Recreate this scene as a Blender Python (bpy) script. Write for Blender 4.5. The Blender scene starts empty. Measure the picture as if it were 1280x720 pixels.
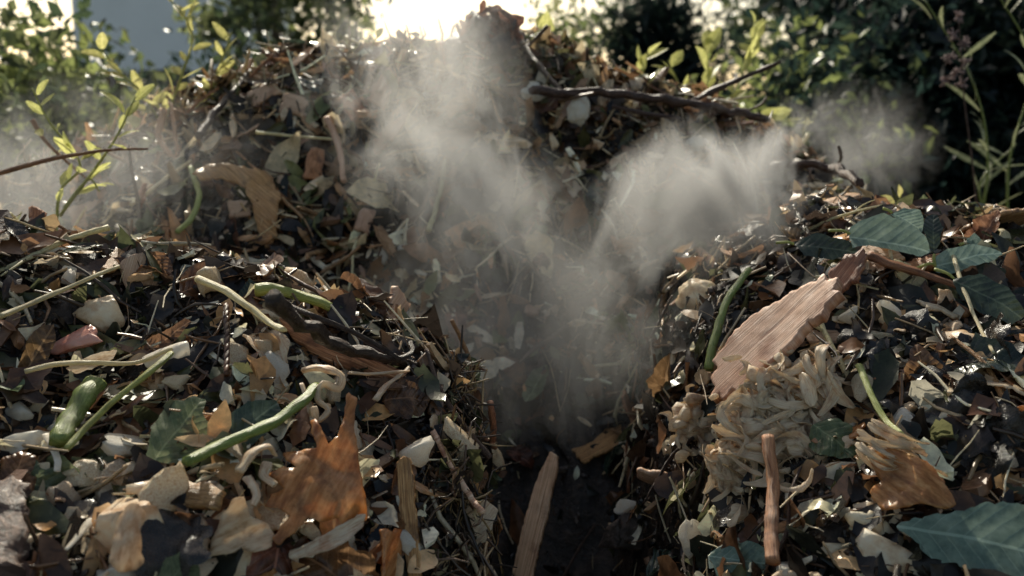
import bpy, bmesh, math, random
import numpy as np
from mathutils import Vector, Matrix, noise
random.seed(7); rng=np.random.default_rng(7)
sc=bpy.context.scene
sc.view_settings.view_transform='Standard'; sc.view_settings.look='None'; sc.view_settings.exposure=0
coll=sc.collection
TAN=0.514; PITCH=math.radians(-10)
CAM=Vector((0,0,1.0)); FW=Vector((0,math.cos(PITCH),math.sin(PITCH))); UP=Vector((0,-math.sin(PITCH),math.cos(PITCH))); RT=Vector((1,0,0))
cd=bpy.data.cameras.new("Camera"); cam=bpy.data.objects.new("Camera",cd); coll.objects.link(cam)
cam.location=CAM; cam.rotation_euler=(math.radians(80),0,0)
cd.sensor_width=36; cd.lens=18/TAN; cd.clip_end=2000; cd.clip_start=0.05
cd.dof.use_dof=True; cd.dof.focus_distance=1.2; cd.dof.aperture_fstop=4.5
sc.camera=cam
# ---------------- light
SAZ=math.radians(-14); SEL=math.radians(37)
S=Vector((math.sin(SAZ)*math.cos(SEL),math.cos(SAZ)*math.cos(SEL),math.sin(SEL)))
w=bpy.data.worlds.new("World"); sc.world=w; w.use_nodes=True
nt=w.node_tree; bg=nt.nodes["Background"]; sky=nt.nodes.new("ShaderNodeTexSky"); sky.sky_type='NISHITA'; sky.sun_disc=False
sky.sun_elevation=SEL; sky.sun_rotation=SAZ; sky.air_density=1.0; sky.dust_density=2.0; sky.ozone_density=0.3
tn=nt.nodes.new("ShaderNodeMix"); tn.data_type='RGBA'; tn.blend_type='MULTIPLY'; tn.inputs[0].default_value=1; tn.inputs[7].default_value=(1,.95,.84,1)
nt.links.new(sky.outputs[0],tn.inputs[6]); nt.links.new(tn.outputs[2],bg.inputs[0]); bg.inputs[1].default_value=0.15
sl=bpy.data.lights.new("Sun",'SUN'); sl.energy=5; sl.angle=math.radians(0.5); sl.color=(1,.94,.78)
so=bpy.data.objects.new("Sun",sl); coll.objects.link(so); so.rotation_euler=(-S).to_track_quat('-Z','Y').to_euler(); so.location=S*20
# ---------------- heap height grid
X0,X1,Y0,Y1,ST=-2.6,2.6,0.1,3.9,0.01
gx=np.arange(X0,X1+ST/2,ST); gy=np.arange(Y0,Y1+ST/2,ST)
GX,GY=np.meshgrid(gx,gy,indexing='ij')
def smax(a,b,k=.06):
    h=np.clip(.5+.5*(a-b)/k,0,1); return b*(1-h)+a*h+k*h*(1-h)
def rnd(d,r): return np.sqrt(d*d+r*r)-r
R=np.interp(GX,[-2.4,-1.8,-1.18,-.85,-.62,-.4,-.148,-.1,0,.22,.4,.57,.757,1.0,1.5,2.2],[.1,.5,.78,.95,1.06,1.08,1.13,1.15,1.13,1.07,1.02,.93,.79,.64,.4,.1])
d=2.3-GY
bs=1.0+.5*np.exp(-((GX+.02)/.3)**2)-.2*np.clip((-GX-.4)/.3,0,1)
back=R-np.where(d>0,bs*rnd(d,.15),1.1*rnd(d,.2))
Lz=np.interp(GX,[-2.3,-1.5,-.9,-.55,-.41,-.3,-.22,-.135,-.07,-.045,-.02,.02],[.1,.72,.79,.80,.78,.76,.73,.70,.66,.48,.2,.0])
d=1.3-GY
lb=.3+1.7*np.clip((GX+.45)/.3,0,1)
left=Lz-np.where(d>0,.52*rnd(d,.08),lb*rnd(d,.06))
Rz=np.interp(GX,[0,.14,.19,.225,.3,.45,.6,.75,1.0,1.5,2.3],[0,.10,.34,.60,.73,.80,.83,.81,.76,.6,.1])
d=1.5-GY
right=Rz-np.where(d>0,.42*rnd(d,.06),.6*rnd(np.maximum(-d-.12,0),.1))
floor=.12-.7*np.maximum(0,.8-GY)-1.2*np.maximum(0,GY-2.6)-.5*np.maximum(0,np.abs(GX)-.8)
H=smax(smax(smax(back,left,.04),right,.05),floor)
NZ=np.zeros_like(H)
for i,x in enumerate(gx):
    for j,y in enumerate(gy):
        v=Vector((x,y,0))
        NZ[i,j]=.05*noise.noise(v*5.3)+.040*abs(noise.noise(v*12))+.022*noise.noise(v*32)
H=np.maximum(H+NZ,-.06)
def bil(A,x,y):
    fx=np.clip((np.asarray(x)-X0)/ST,0,len(gx)-1.001); fy=np.clip((np.asarray(y)-Y0)/ST,0,len(gy)-1.001)
    i=fx.astype(int); j=fy.astype(int); a=fx-i; b=fy-j
    return A[i,j]*(1-a)*(1-b)+A[i+1,j]*a*(1-b)+A[i,j+1]*(1-a)*b+A[i+1,j+1]*a*b
def blur(A,n=6):
    B=A.copy()
    for _ in range(n):
        B[1:-1,1:-1]=(B[:-2,1:-1]+B[2:,1:-1]+B[1:-1,:-2]+B[1:-1,2:]+B[1:-1,1:-1])/5
    return B
HS=blur(H,14); SX,SY=np.gradient(HS,ST)
def nrm(x,y):
    return Vector((-float(bil(SX,x,y)),-float(bil(SY,x,y)),1)).normalized()
def rdir(px,py): return FW+RT*((px-640)/640*TAN)+UP*((360-py)/640*TAN)
def hit(px,py):
    D=rdir(px,py)
    ts=np.arange(.6,4,.006); P=np.array(CAM)[None]+ts[:,None]*np.array(D)[None]
    hz=bil(HS,P[:,0],P[:,1]); m=P[:,2]<hz; k=np.argmax(m)
    if not m.any():
        k=int(np.argmin(P[:,2]-hz))
    return float(ts[k])
def site(px,py):
    p=CAM+rdir(px,py)*hit(px,py); return p,nrm(p.x,p.y)
def at(px,py,dy):
    D=rdir(px,py); return CAM+D*(dy/D.y)
# ---------------- materials
def newmat(name):
    m=bpy.data.materials.new(name); m.use_nodes=True; nt=m.node_tree; nt.nodes.clear(); return m,nt
def N(nt,t,**k):
    n=nt.nodes.new(t)
    for a,b in k.items(): setattr(n,a,b)
    return n
def mth(nt,op,a,b=None,c=None,clamp=False):
    n=nt.nodes.new("ShaderNodeMath"); n.operation=op; n.use_clamp=clamp
    for i,v in enumerate((a,b,c)):
        if v is None: continue
        if isinstance(v,(int,float)): n.inputs[i].default_value=v
        else: nt.links.new(v,n.inputs[i])
    return n.outputs[0]
def ramp(nt,fac,cols,pos=None):
    r=nt.nodes.new("ShaderNodeValToRGB"); e=r.color_ramp.elements
    pos=pos or [i/(len(cols)-1) for i in range(len(cols))]
    while len(e)<len(cols): e.new(.5)
    for q,c,p in zip(e,cols,pos): q.position=p; q.color=(*c,1)
    nt.links.new(fac,r.inputs[0]); return r.outputs[0]
def mixc(nt,f,a,b,mode='MIX'):
    n=nt.nodes.new("ShaderNodeMix"); n.data_type='RGBA'; n.blend_type=mode
    if isinstance(f,(int,float)): n.inputs[0].default_value=f
    else: nt.links.new(f,n.inputs[0])
    for s,v in ((6,a),(7,b)):
        if isinstance(v,tuple): n.inputs[s].default_value=(*v,1)
        else: nt.links.new(v,n.inputs[s])
    return n.outputs[2]
def surf(name,cols,scale=40,stretch=(1,1,1),coord='UV',rough=.55,transl=0,bump=.4,bd=.002,veins=False,stain=None,stainamt=.5,attr=False,rand=.35,spec=.5,stainscale=30):
    m,nt=newmat(name); L=nt.links
    tc=N(nt,"ShaderNodeTexCoord"); mp=N(nt,"ShaderNodeMapping"); mp.inputs['Scale'].default_value=stretch
    L.new(tc.outputs[coord],mp.inputs[0])
    oi=N(nt,"ShaderNodeObjectInfo")
    off=mth(nt,'MULTIPLY',oi.outputs['Random'],37.0)
    cb=N(nt,"ShaderNodeCombineXYZ"); 
    for i in range(3): L.new(off,cb.inputs[i])
    L.new(cb.outputs[0],mp.inputs['Location'])
    n1=N(nt,"ShaderNodeTexNoise"); n1.inputs['Scale'].default_value=scale; n1.inputs['Detail'].default_value=6; n1.inputs['Roughness'].default_value=.68
    L.new(mp.outputs[0],n1.inputs[0])
    if attr:
        a=N(nt,"ShaderNodeAttribute"); a.attribute_name="Col"
        v=mth(nt,'MULTIPLY_ADD',n1.outputs[0],2.4,-.2)
        col=mixc(nt,1.0,a.outputs[0],v,'MULTIPLY')
    else:
        c=mth(nt,'MULTIPLY_ADD',n1.outputs[0],2.8,-.9,True)
        col=ramp(nt,c,cols)
    hgt=n1.outputs[0]
    if veins:
        sp=N(nt,"ShaderNodeSeparateXYZ"); L.new(tc.outputs['UV'],sp.inputs[0])
        av=mth(nt,'ABSOLUTE',sp.outputs[1])
        mid=mth(nt,'LESS_THAN',av,.012)
        q=mth(nt,'SUBTRACT',sp.outputs[0],mth(nt,'MULTIPLY',av,.9))
        q=mth(nt,'ADD',q,mth(nt,'MULTIPLY',n1.outputs[0],.06))
        fr=mth(nt,'FRACT',mth(nt,'MULTIPLY',q,8.0))
        side=mth(nt,'LESS_THAN',fr,.07)
        ve=mth(nt,'MAXIMUM',mid,mth(nt,'MULTIPLY',side,.5))
        lc=tuple(min(1,x*1.7+.03) for x in cols[-1])
        col=mixc(nt,mth(nt,'MULTIPLY',ve,.5),col,lc)
        wv=mth(nt,'SINE',mth(nt,'MULTIPLY',fr,3.1416))
        hgt=mth(nt,'ADD',mth(nt,'MULTIPLY',hgt,.8),mth(nt,'MULTIPLY',wv,.5))
    if stain:
        n2=N(nt,"ShaderNodeTexNoise"); n2.inputs['Scale'].default_value=stainscale; n2.inputs['Detail'].default_value=5; n2.inputs['Roughness'].default_value=.65
        if coord=='UV':
            L.new(tc.outputs['Object'],n2.inputs[0])
        else: L.new(mp.outputs[0],n2.inputs[0])
        f=mth(nt,'MULTIPLY_ADD',n2.outputs[0],5.0,-2.9+stainamt,True)
        col=mixc(nt,mth(nt,'MULTIPLY',f,.85),col,stain)
    hs=N(nt,"ShaderNodeHueSaturation"); L.new(col,hs.inputs['Color'])
    r=oi.outputs['Random']
    L.new(mth(nt,'MULTIPLY_ADD',r,2*rand,1-rand),hs.inputs['Value'])
    r2=mth(nt,'FRACT',mth(nt,'MULTIPLY',r,17.31)); L.new(mth(nt,'MULTIPLY_ADD',r2,.06*rand*2,.5-.06*rand),hs.inputs['Hue'])
    col=hs.outputs[0]
    p=N(nt,"ShaderNodeBsdfPrincipled"); L.new(col,p.inputs['Base Color'])
    n3=N(nt,"ShaderNodeTexNoise"); n3.inputs['Scale'].default_value=40; L.new(tc.outputs['Object'],n3.inputs[0])
    L.new(mth(nt,'MULTIPLY_ADD',n3.outputs[0],.8,rough-.4,True),p.inputs['Roughness'])
    p.inputs['Specular IOR Level'].default_value=spec
    bp=N(nt,"ShaderNodeBump"); bp.inputs['Strength'].default_value=bump; bp.inputs['Distance'].default_value=bd
    L.new(hgt,bp.inputs['Height']); L.new(bp.outputs[0],p.inputs['Normal'])
    o=N(nt,"ShaderNodeOutputMaterial")
    if transl>0:
        t=N(nt,"ShaderNodeBsdfTranslucent"); g=N(nt,"ShaderNodeGamma"); g.inputs[1].default_value=.75; L.new(col,g.inputs[0]); L.new(g.outputs[0],t.inputs[0]); L.new(bp.outputs[0],t.inputs[1])
        ms=N(nt,"ShaderNodeMixShader"); ms.inputs[0].default_value=transl
        L.new(p.outputs[0],ms.inputs[1]); L.new(t.outputs[0],ms.inputs[2]); L.new(ms.outputs[0],o.inputs[0])
    else: L.new(p.outputs[0],o.inputs[0])
    return m
M={}
M['soil']=surf('compost_soil',[(.008,.005,.0035),(.025,.015,.01),(.065,.04,.025)],60,coord='Object',rough=.34,bump=1,bd=.008,rand=0)
M['ground']=surf('garden_ground',[(.012,.016,.008),(.03,.04,.015),(.05,.045,.025)],4,coord='Object',rough=.9,bump=.6,bd=.03,rand=0)
M['leafg']=surf('green_leaf',[(.045,.065,.028),(.11,.14,.06),(.19,.21,.10)],6,veins=True,rough=.4,transl=.35,bump=.6,stain=(.09,.05,.02),stainamt=.1)
M['leafb']=surf('bluegreen_leaf',[(.08,.13,.10),(.15,.22,.17),(.23,.31,.245)],6,veins=True,rough=.34,transl=.25,bump=.6,rand=.15)
M['leafd']=surf('dark_leaf',[(.012,.02,.014),(.03,.045,.028),(.055,.075,.045)],6,veins=True,rough=.28,transl=.2,bump=.6)
M['leafbr']=surf('brown_leaf',[(.04,.016,.007),(.15,.065,.027),(.34,.16,.07)],5,veins=True,rough=.34,transl=.4,bump=.7)
M['leafbk']=surf('blackened_leaf',[(.006,.005,.004),(.02,.015,.011),(.05,.035,.025)],8,rough=.25,transl=.0,bump=1,bd=.003)
M['leafy']=surf('yellow_leaf',[(.26,.26,.05),(.45,.43,.11),(.6,.54,.18)],6,veins=True,rough=.42,transl=.6,bump=.4,rand=.25)
M['wood']=surf('pale_wood',[(.22,.08,.035),(.58,.32,.18),(.74,.48,.3),(.88,.66,.46)],5,stretch=(.4,26,1),rough=.48,bump=.8,bd=.002,stain=(.24,.09,.04),stainamt=.1,rand=.1,transl=.1)
M['slab']=surf('pinkish_torn_wood',[(.28,.10,.05),(.60,.30,.17),(.74,.43,.27),(.86,.60,.42)],6,stretch=(.22,22,1),rough=.5,bump=.8,bd=.002,stain=(.3,.10,.045),stainamt=.3,rand=.0,transl=.05,stainscale=18)
M['woodo']=surf('orange_wood',[(.12,.04,.014),(.42,.18,.07),(.7,.39,.19)],5,stretch=(.6,20,1),rough=.42,bump=1,bd=.0025,stain=(.07,.025,.012),stainamt=.25,rand=.25)
M['bark']=surf('dark_bark',[(.018,.011,.007),(.09,.05,.03),(.24,.15,.09)],14,stretch=(1,5,1),rough=.42,bump=1,bd=.004,rand=.3)
M['amber']=surf('amber_peel',[(.32,.11,.03),(.62,.28,.09),(.84,.5,.22)],4,stretch=(1,4,1),rough=.28,transl=.5,bump=.4,stain=(.2,.065,.018),stainamt=.3,rand=.06,stainscale=40,spec=.7)
M['tan']=surf('tan_peel',[(.5,.29,.14),(.78,.56,.34),(.88,.72,.5)],4,stretch=(1,3,1),rough=.4,transl=.4,bump=.5,stain=(.44,.2,.07),stainamt=.2,rand=.1,stainscale=40)
M['cream']=surf('cream_peel',[(.58,.36,.18),(.82,.64,.42),(.92,.82,.62)],45,coord='Object',rough=.38,bump=.7,stain=(.5,.24,.09),stainamt=.3,rand=.1,transl=.35,stainscale=38)
M['white']=surf('white_scrap',[(.76,.64,.46),(.87,.8,.67),(.92,.88,.78)],40,coord='Object',rough=.42,bump=.6,stain=(.5,.32,.16),stainamt=.0,rand=.05,transl=.5)
M['pink']=surf('pink_peel',[(.6,.2,.13),(.75,.36,.26),(.84,.55,.42)],30,coord='Object',rough=.36,bump=.5,rand=.05,transl=.25,stain=(.45,.14,.09),stainamt=.2)
M['stemg']=surf('green_stem',[(.14,.16,.03),(.40,.42,.10),(.64,.62,.28)],7,stretch=(1,22,1),rough=.38,bump=.7,bd=.0015,rand=.12,transl=.25,stain=(.25,.2,.06),stainamt=.1,spec=.5)
M['stemd']=surf('dark_green_stem',[(.08,.11,.02),(.2,.25,.05),(.4,.42,.14)],7,stretch=(1,22,1),rough=.3,bump=.7,bd=.0015,rand=.12,stain=(.12,.1,.03),stainamt=.1,transl=.15)
M['stemc']=surf('cream_stem',[(.4,.3,.13),(.76,.66,.38),(.88,.8,.56)],7,stretch=(1,22,1),rough=.42,bump=.7,bd=.0015,rand=.15,transl=.35,stain=(.3,.18,.07),stainamt=.15,spec=.4)
M['husk']=surf('pale_husk',[(.6,.36,.19),(.87,.69,.47),(.93,.83,.64)],5,stretch=(1,10,1),rough=.36,transl=.4,bump=.6,stain=(.5,.21,.09),stainamt=.2,rand=.06,stainscale=45)
M['stone']=surf('dark_clod',[(.02,.015,.011),(.07,.05,.036),(.16,.11,.08)],40,coord='Object',rough=.5,bump=1,bd=.008,rand=.2)
M['alit']=surf('litter_leaf',None,50,coord='Object',rough=.32,transl=.35,bump=.5,attr=True,rand=0)
M['ahard']=surf('litter_hard',None,60,coord='Object',rough=.34,bump=.7,attr=True,rand=0,transl=.1)
M['fol']=surf('foliage',None,10,coord='Object',rough=.38,transl=.5,bump=.1,attr=True,rand=0)
M['wall']=surf('pale_render',[(.86,.86,.84),(.9,.9,.88),(.92,.92,.9)],3,coord='Object',rough=.8,bump=.1,rand=0)
M['roof']=surf('roof_tile',[(.12,.06,.04),(.2,.1,.07),(.26,.14,.1)],8,coord='Object',rough=.8,rand=0)
M['glass']=surf('window_glass',[(.02,.03,.04),(.03,.04,.05)],3,coord='Object',rough=.15,rand=0)
M['fence']=surf('fence_wood',[(.08,.035,.022),(.19,.09,.055),(.27,.15,.1)],6,stretch=(8,8,1),coord='Object',rough=.8,rand=.2)
# ---------------- mesh helpers
def tag(o,label=None,cat=None,group=None,kind=None):
    if label: o["label"]=label
    if cat: o["category"]=cat
    if group: o["group"]=group
    if kind: o["kind"]=kind
    return o
def mkobj(name,V,F,mat,uv=None,loc=None,smooth=True,parent=None):
    me=bpy.data.meshes.new(name); me.from_pydata([tuple(v) for v in V],[],F)
    if uv is not None:
        ul=me.uv_layers.new(name="UVMap"); idx=np.zeros(len(me.loops),dtype=np.int32); me.loops.foreach_get("vertex_index",idx)
        ul.data.foreach_set("uv",np.asarray(uv,dtype=np.float32)[idx].ravel())
    me.materials.append(mat)
    if smooth: me.polygons.foreach_set("use_smooth",[True]*len(me.polygons))
    me.update(); o=bpy.data.objects.new(name,me); coll.objects.link(o)
    if loc is not None: o.location=loc
    if parent: o.parent=parent
    return o
def catmull(P,n):
    P=[Vector(p) for p in P]; Q=[2*P[0]-P[1]]+P+[2*P[-1]-P[-2]]; out=[]
    for i in range(1,len(Q)-2):
        for k in range(n):
            t=k/n; a,b,c,d=Q[i-1],Q[i],Q[i+1],Q[i+2]
            out.append(.5*((2*b)+(c-a)*t+(2*a-5*b+4*c-d)*t*t+(3*b-a-3*c+d)*t**3))
    out.append(P[-1].copy()); return out
def tubegeo(P,rad,seg=8,jit=.12,flat=1,seed=0):
    V=[];F=[];UV=[]; n=len(P); up=Vector((.1,.2,1)); s=0
    T=(P[1]-P[0]).normalized(); A=T.cross(up).normalized()
    for i,p in enumerate(P):
        T=(P[min(i+1,n-1)]-P[max(i-1,0)]).normalized(); A=(A-T*A.dot(T)).normalized(); B=T.cross(A)
        r=rad(i/(n-1)); 
        if i: s+=(P[i]-P[i-1]).length
        for k in range(seg):
            a=2*math.pi*k/seg; rr=r*(1+jit*noise.noise(Vector((k*1.7+seed,s*60,seed*3.1))) + jit*.8*noise.noise(Vector((seed*7,s*25,k*.9))))
            V.append(p+A*math.cos(a)*rr+B*math.sin(a)*rr*flat); UV.append((s*10,k/seg*.3))
    for i in range(n-1):
        for k in range(seg):
            k2=(k+1)%seg; F.append((i*seg+k,i*seg+k2,(i+1)*seg+k2,(i+1)*seg+k))
    F.append(tuple(range(seg-1,-1,-1))); F.append(tuple((n-1)*seg+k for k in range(seg)))
    return V,F,UV
def join(geos):
    V=[];F=[];U=[]
    for g in geos:
        o=len(V); V+=list(g[0]); F+=[tuple(i+o for i in f) for f in g[1]]; U+=list(g[2])
    return V,F,U
cnt=[0]
def stem(name,px,r0,r1,mat,label,cat,lift=.012,branches=(),seg=12,jit=.25,flat=.8,knots=0,group=None,drape=.4):
    cnt[0]+=1; sd=cnt[0]
    def path(px):
        t=np.array([hit(*p) for p in px]); s=np.arange(len(px))
        if len(px)>2:
            lin=np.polyval(np.polyfit(s,t,1),s); t2=(1-drape)*lin+drape*t
        else: t2=t.copy()
        ex=np.clip(t2-t,0,None).max(); t2=t2-ex*.7
        out=[]
        for p,q in zip(px,t2):
            D=rdir(*p); w=CAM+D*float(q); out.append(w-D.normalized()*lift+Vector((0,0,lift*.4)))
        return out
    P=path(px); g=[]
    n=max(3,int(36/len(P)))
    wob=1.0 if knots>.4 else .35
    def rad(t,a=r0,b=r1): return (a+(b-a)*t)*(1+knots*max(0,noise.noise(Vector((t*9,sd,0)))))*(1+.12*noise.noise(Vector((t*5,sd,3))))
    C=catmull(P,n); C=[c+Vector((noise.noise(c*30),noise.noise(c*30+Vector((9,0,0))),noise.noise(c*30+Vector((0,9,0)))))*r0*wob for c in C]
    g.append(tubegeo(C,rad,seg,jit,flat,sd))
    for b in branches:
        bp=path(b[0]); 
        g.append(tubegeo(catmull(bp,6),lambda t,b=b:b[1]+(b[2]-b[1])*t,7,jit,1,sd+3))
    V,F,U=join(g); o0=P[0]; V=[v-o0 for v in V]
    o=mkobj(name,V,F,mat,U,o0); tag(o,label,cat,group); return o
def inside(poly,X,Y):
    c=np.zeros(X.shape,bool); n=len(poly); j=n-1
    for i in range(n):
        xi,yi=poly[i]; xj,yj=poly[j]
        m=((yi>Y)!=(yj>Y))&(X<(xj-xi)*(Y-yi)/((yj-yi) if yj!=yi else 1e-9)+xi); c^=m; j=i
    return c
def sheetgeo(poly,L,thick,cup,wave,ridge,res,seed,ragged,curl=0,fold=0,fq=1.0):
    D=[]
    n=len(poly)
    for i in range(n):
        a=np.array(poly[i]);b=np.array(poly[(i+1)%n]); k=max(1,int(np.linalg.norm(b-a)/res))
        for q in range(k):
            p=a+(b-a)*q/k
            D.append((p[0]+ragged*noise.noise(Vector((p[0]*160*fq,p[1]*160*fq,seed))),p[1]+ragged*noise.noise(Vector((p[0]*160*fq,p[1]*160*fq,seed+50)))))
    D=np.array(D); mn=D.min(0)-res; mx=D.max(0)+res
    nx=int((mx[0]-mn[0])/res)+2; ny=int((mx[1]-mn[1])/res)+2
    cx=mn[0]+np.arange(nx)*res; cy=mn[1]+np.arange(ny)*res
    CX,CY=np.meshgrid(cx+res/2,cy+res/2,indexing='ij'); ins=inside(D,CX[:-1,:-1],CY[:-1,:-1])
    idx={};P=[];F=[]
    def vid(i,j):
        if (i,j) not in idx: idx[(i,j)]=len(P); P.append([cx[i],cy[j]])
        return idx[(i,j)]
    for i in range(nx-1):
        for j in range(ny-1):
            if ins[i,j]: F.append((vid(i,j),vid(i+1,j),vid(i+1,j+1),vid(i,j+1)))
    ec={}
    for f in F:
        for a,b in zip(f,f[1:]+f[:1]): ec[(a,b)]=1
    bd=[(a,b) for (a,b) in ec if (b,a) not in ec]
    P=np.array(P)
    E0=D; E1=np.roll(D,-1,0)
    for v in set([a for a,b in bd]+[b for a,b in bd]):
        p=P[v]; e=E1-E0; t=np.clip(((p-E0)*e).sum(1)/np.maximum((e*e).sum(1),1e-12),0,1); q=E0+e*t[:,None]; k=np.argmin(((q-p)**2).sum(1)); P[v]=q[k]
    nv=len(P); V=[];U=[]
    for p in P:
        x,y=p
        z=cup*y*y/max(L,1e-4)+curl*(x-L/2)**2/L+fold*abs(y)+wave*noise.noise(Vector((x*22*fq,y*22*fq,seed)))+wave*.25*noise.noise(Vector((x*80*fq,y*80*fq,seed)))+ridge*noise.noise(Vector((x*3*fq,y*300*fq,seed)))+ridge*.5*noise.noise(Vector((x*6*fq,y*800*fq,seed)))
        V.append((x,y,z)); U.append((x/L,y/L))
    if thick>0:
        for i in range(nv):
            x,y,z=V[i]; V.append((x,y,z-thick*(1+.3*noise.noise(Vector((x*40*fq,y*40*fq,seed+9)))))); U.append(U[i])
        F2=[tuple(i+nv for i in f[::-1]) for f in F]; S_=[(b,a,a+nv,b+nv) for a,b in bd]; F=F+F2+S_
    return V,F,U
def frame(X,Z):
    X=X.normalized(); Z=(Z-X*Z.dot(X)).normalized(); Y=Z.cross(X)
    return Matrix((X,Y,Z)).transposed()
def sheet(name,poly,axis,mat,label,cat,mix=.5,thick=.0015,cup=0,wave=.004,ridge=0,res=.004,lift=.018,ragged=.002,curl=0,fold=0,tilt=(0,0,0),group=None,c=None,stalk=None):
    cnt[0]+=1
    if c is None: c=(sum(p[0] for p in poly)/len(poly),sum(p[1] for p in poly)/len(poly))
    P0,n=site(*c); tc=(CAM-P0).normalized(); P0=P0+n*lift*.6+tc*lift*.6
    Nn=(n*(1-mix)+tc*mix+Vector(tilt)).normalized()
    def prj(p):
        D=rdir(*p); return CAM+D*((P0-CAM).dot(Nn)/D.dot(Nn))
    A=prj(axis[0]);B=prj(axis[1]); L=(B-A).length; M3=frame(B-A,Nn); Mi=M3.transposed()
    pl=[tuple((Mi@(prj(p)-A))[:2]) for p in poly]
    V,F,U=sheetgeo(pl,L,thick,cup,wave,ridge,res,cnt[0]*3.3,ragged,curl,fold)
    o=mkobj(name,V,F,mat,U); o.matrix_world=Matrix.Translation(A)@M3.to_4x4(); tag(o,label,cat,group)
    if stalk:
        C=catmull([Vector((0.01*L,0,0)),Vector((-.1*L,.02*L,.0)),Vector((-.28*L,.0,-.05*L))],5)
        g=tubegeo(C,lambda t:.0018+.0006*t,6,.1)
        mkobj("leaf_stalk",g[0],g[1],stalk,g[2],parent=o)
    return o
def chunkverts(sd,rough,freq,cut,sub):
    bm=bmesh.new(); bmesh.ops.create_icosphere(bm,subdivisions=sub,radius=1)
    V=[]
    pl=[(Vector((random.gauss(0,1),random.gauss(0,1),random.gauss(0,1))).normalized(),random.uniform(.38,.7)) for _ in range(7)] if cut else []
    for v in bm.verts:
        q=v.co*(1+rough*noise.noise(v.co*freq+sd)*1.6+rough*.5*noise.noise(v.co*freq*3+sd)+rough*.2*noise.noise(v.co*11+sd))
        for nn,dd in pl:
            e=q.dot(nn)-dd
            if e>0: q=q-nn*e*.96
        V.append(q)
    F=[tuple(v.index for v in f.verts) for f in bm.faces]; bm.free(); return V,F
def chunk(name,c,wpx,hpx,ang,mat,label,cat,dz=.6,rough=.25,lift=.3,freq=1.3,cut=True,group=None,sub=4):
    cnt[0]+=1; P0,n=site(*c); t=(P0-CAM).length; s=TAN/640*t
    a,b=wpx*s/2*1.2,hpx*s/2*1.2; tc=(CAM-P0).normalized()
    up=(UP*math.sin(math.radians(ang))+RT*math.cos(math.radians(ang)))
    M3=frame(up,(n*.4+tc*.6).normalized())
    V,F=chunkverts(Vector((cnt[0]*5.1,0,0)),rough,freq,cut,sub)
    V=[(q.x*a,q.y*b,q.z*min(a,b)*dz) for q in V]
    o=mkobj(name,V,F,mat); o.matrix_world=Matrix.Translation(P0+(n+tc)*.5*min(a,b)*dz*(lift+.35))@M3.to_4x4(); tag(o,label,cat,group); return o
# ---------------- terrain objects
nx,ny=len(gx),len(gy)
V=np.stack([GX,GY,H],-1).reshape(-1,3); I=np.arange(nx*ny).reshape(nx,ny)
F=np.stack([I[:-1,:-1],I[1:,:-1],I[1:,1:],I[:-1,1:]],-1).reshape(-1,4)
def fastmesh(name,V,F,mat,col=None,smooth=True):
    me=bpy.data.meshes.new(name); k=F.shape[1]; me.vertices.add(len(V)); me.vertices.foreach_set("co",V.astype(np.float32).ravel())
    me.loops.add(F.size); me.loops.foreach_set("vertex_index",F.astype(np.int32).ravel())
    me.polygons.add(len(F)); me.polygons.foreach_set("loop_start",(np.arange(len(F))*k).astype(np.int32)); me.polygons.foreach_set("loop_total",np.full(len(F),k,np.int32))
    me.polygons.foreach_set("use_smooth",np.full(len(F),smooth))
    if col is not None:
        a=me.color_attributes.new("Col",'FLOAT_COLOR','POINT'); a.data.foreach_set("color",np.concatenate([col,np.ones((len(col),1))],1).astype(np.float32).ravel())
    me.materials.append(mat); me.update(calc_edges=True); me.validate()
    o=bpy.data.objects.new(name,me); coll.objects.link(o); return o
o=fastmesh("compost_heap_ground",V,F,M['soil']); tag(o,kind="structure")
g=[(-400,-60,0),(400,-60,0),(400,900,0),(-400,900,0)]
o=mkobj("ground",g,[(0,1,2,3)],M['ground']); tag(o,kind="structure")
# ---------------- litter (stuff)
def sample(n,ymin=.66,ymax=2.62,xf=.66,xa=.3,low=.06):
    X=[];Y=[]
    tot=0
    while tot<n:
        y=rng.uniform(ymin,ymax,n*3); x=rng.uniform(-1,1,n*3)*(xf*ymax+xa); m=np.abs(x)<xf*y+xa; x=x[m];y=y[m]
        sl=np.sqrt(1+bil(SX,x,y)**2+bil(SY,x,y)**2); p=sl/2.5*np.clip(1.35/y,.35,1.3)
        z=bil(HS,x,y); p=p*np.clip((z-.32)/.25,low,1)
        k=rng.random(len(x))<p; x=x[k];y=y[k]; X.append(x);Y.append(y); tot+=len(x)
    return np.concatenate(X)[:n],np.concatenate(Y)[:n]
def frontsample(n):
    x1,y1=sample(int(n*.4)+1)
    m=n-len(x1); z=rng.random(m)
    x2=np.where(z<.55,rng.normal(-.34,.17,m),rng.normal(.40,.14,m)); y2=np.where(z<.55,rng.normal(.98,.12,m),rng.normal(1.10,.15,m))
    x2=np.where((x2>-.08)&(x2<.2),x2-.25,x2)
    return np.concatenate([x1,x2]),np.concatenate([y1,y2])
def crestsample(n):
    x=rng.uniform(-1.1,.95,n); y=rng.normal(2.24,.10,n); return x,y
def backsample(n):
    x=rng.uniform(-1.1,.7,n); y=rng.uniform(1.75,2.35,n); return x,y
def edgesample(n):
    return rng.normal(-.065,.018,n),rng.uniform(.85,1.35,n)
def ridgesample(n):
    z=rng.random(n)
    return np.where(z<.6,rng.uniform(-.85,-.1,n),rng.uniform(.3,.95,n)),np.where(z<.6,rng.normal(1.36,.05,n),rng.normal(1.6,.06,n))
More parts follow.
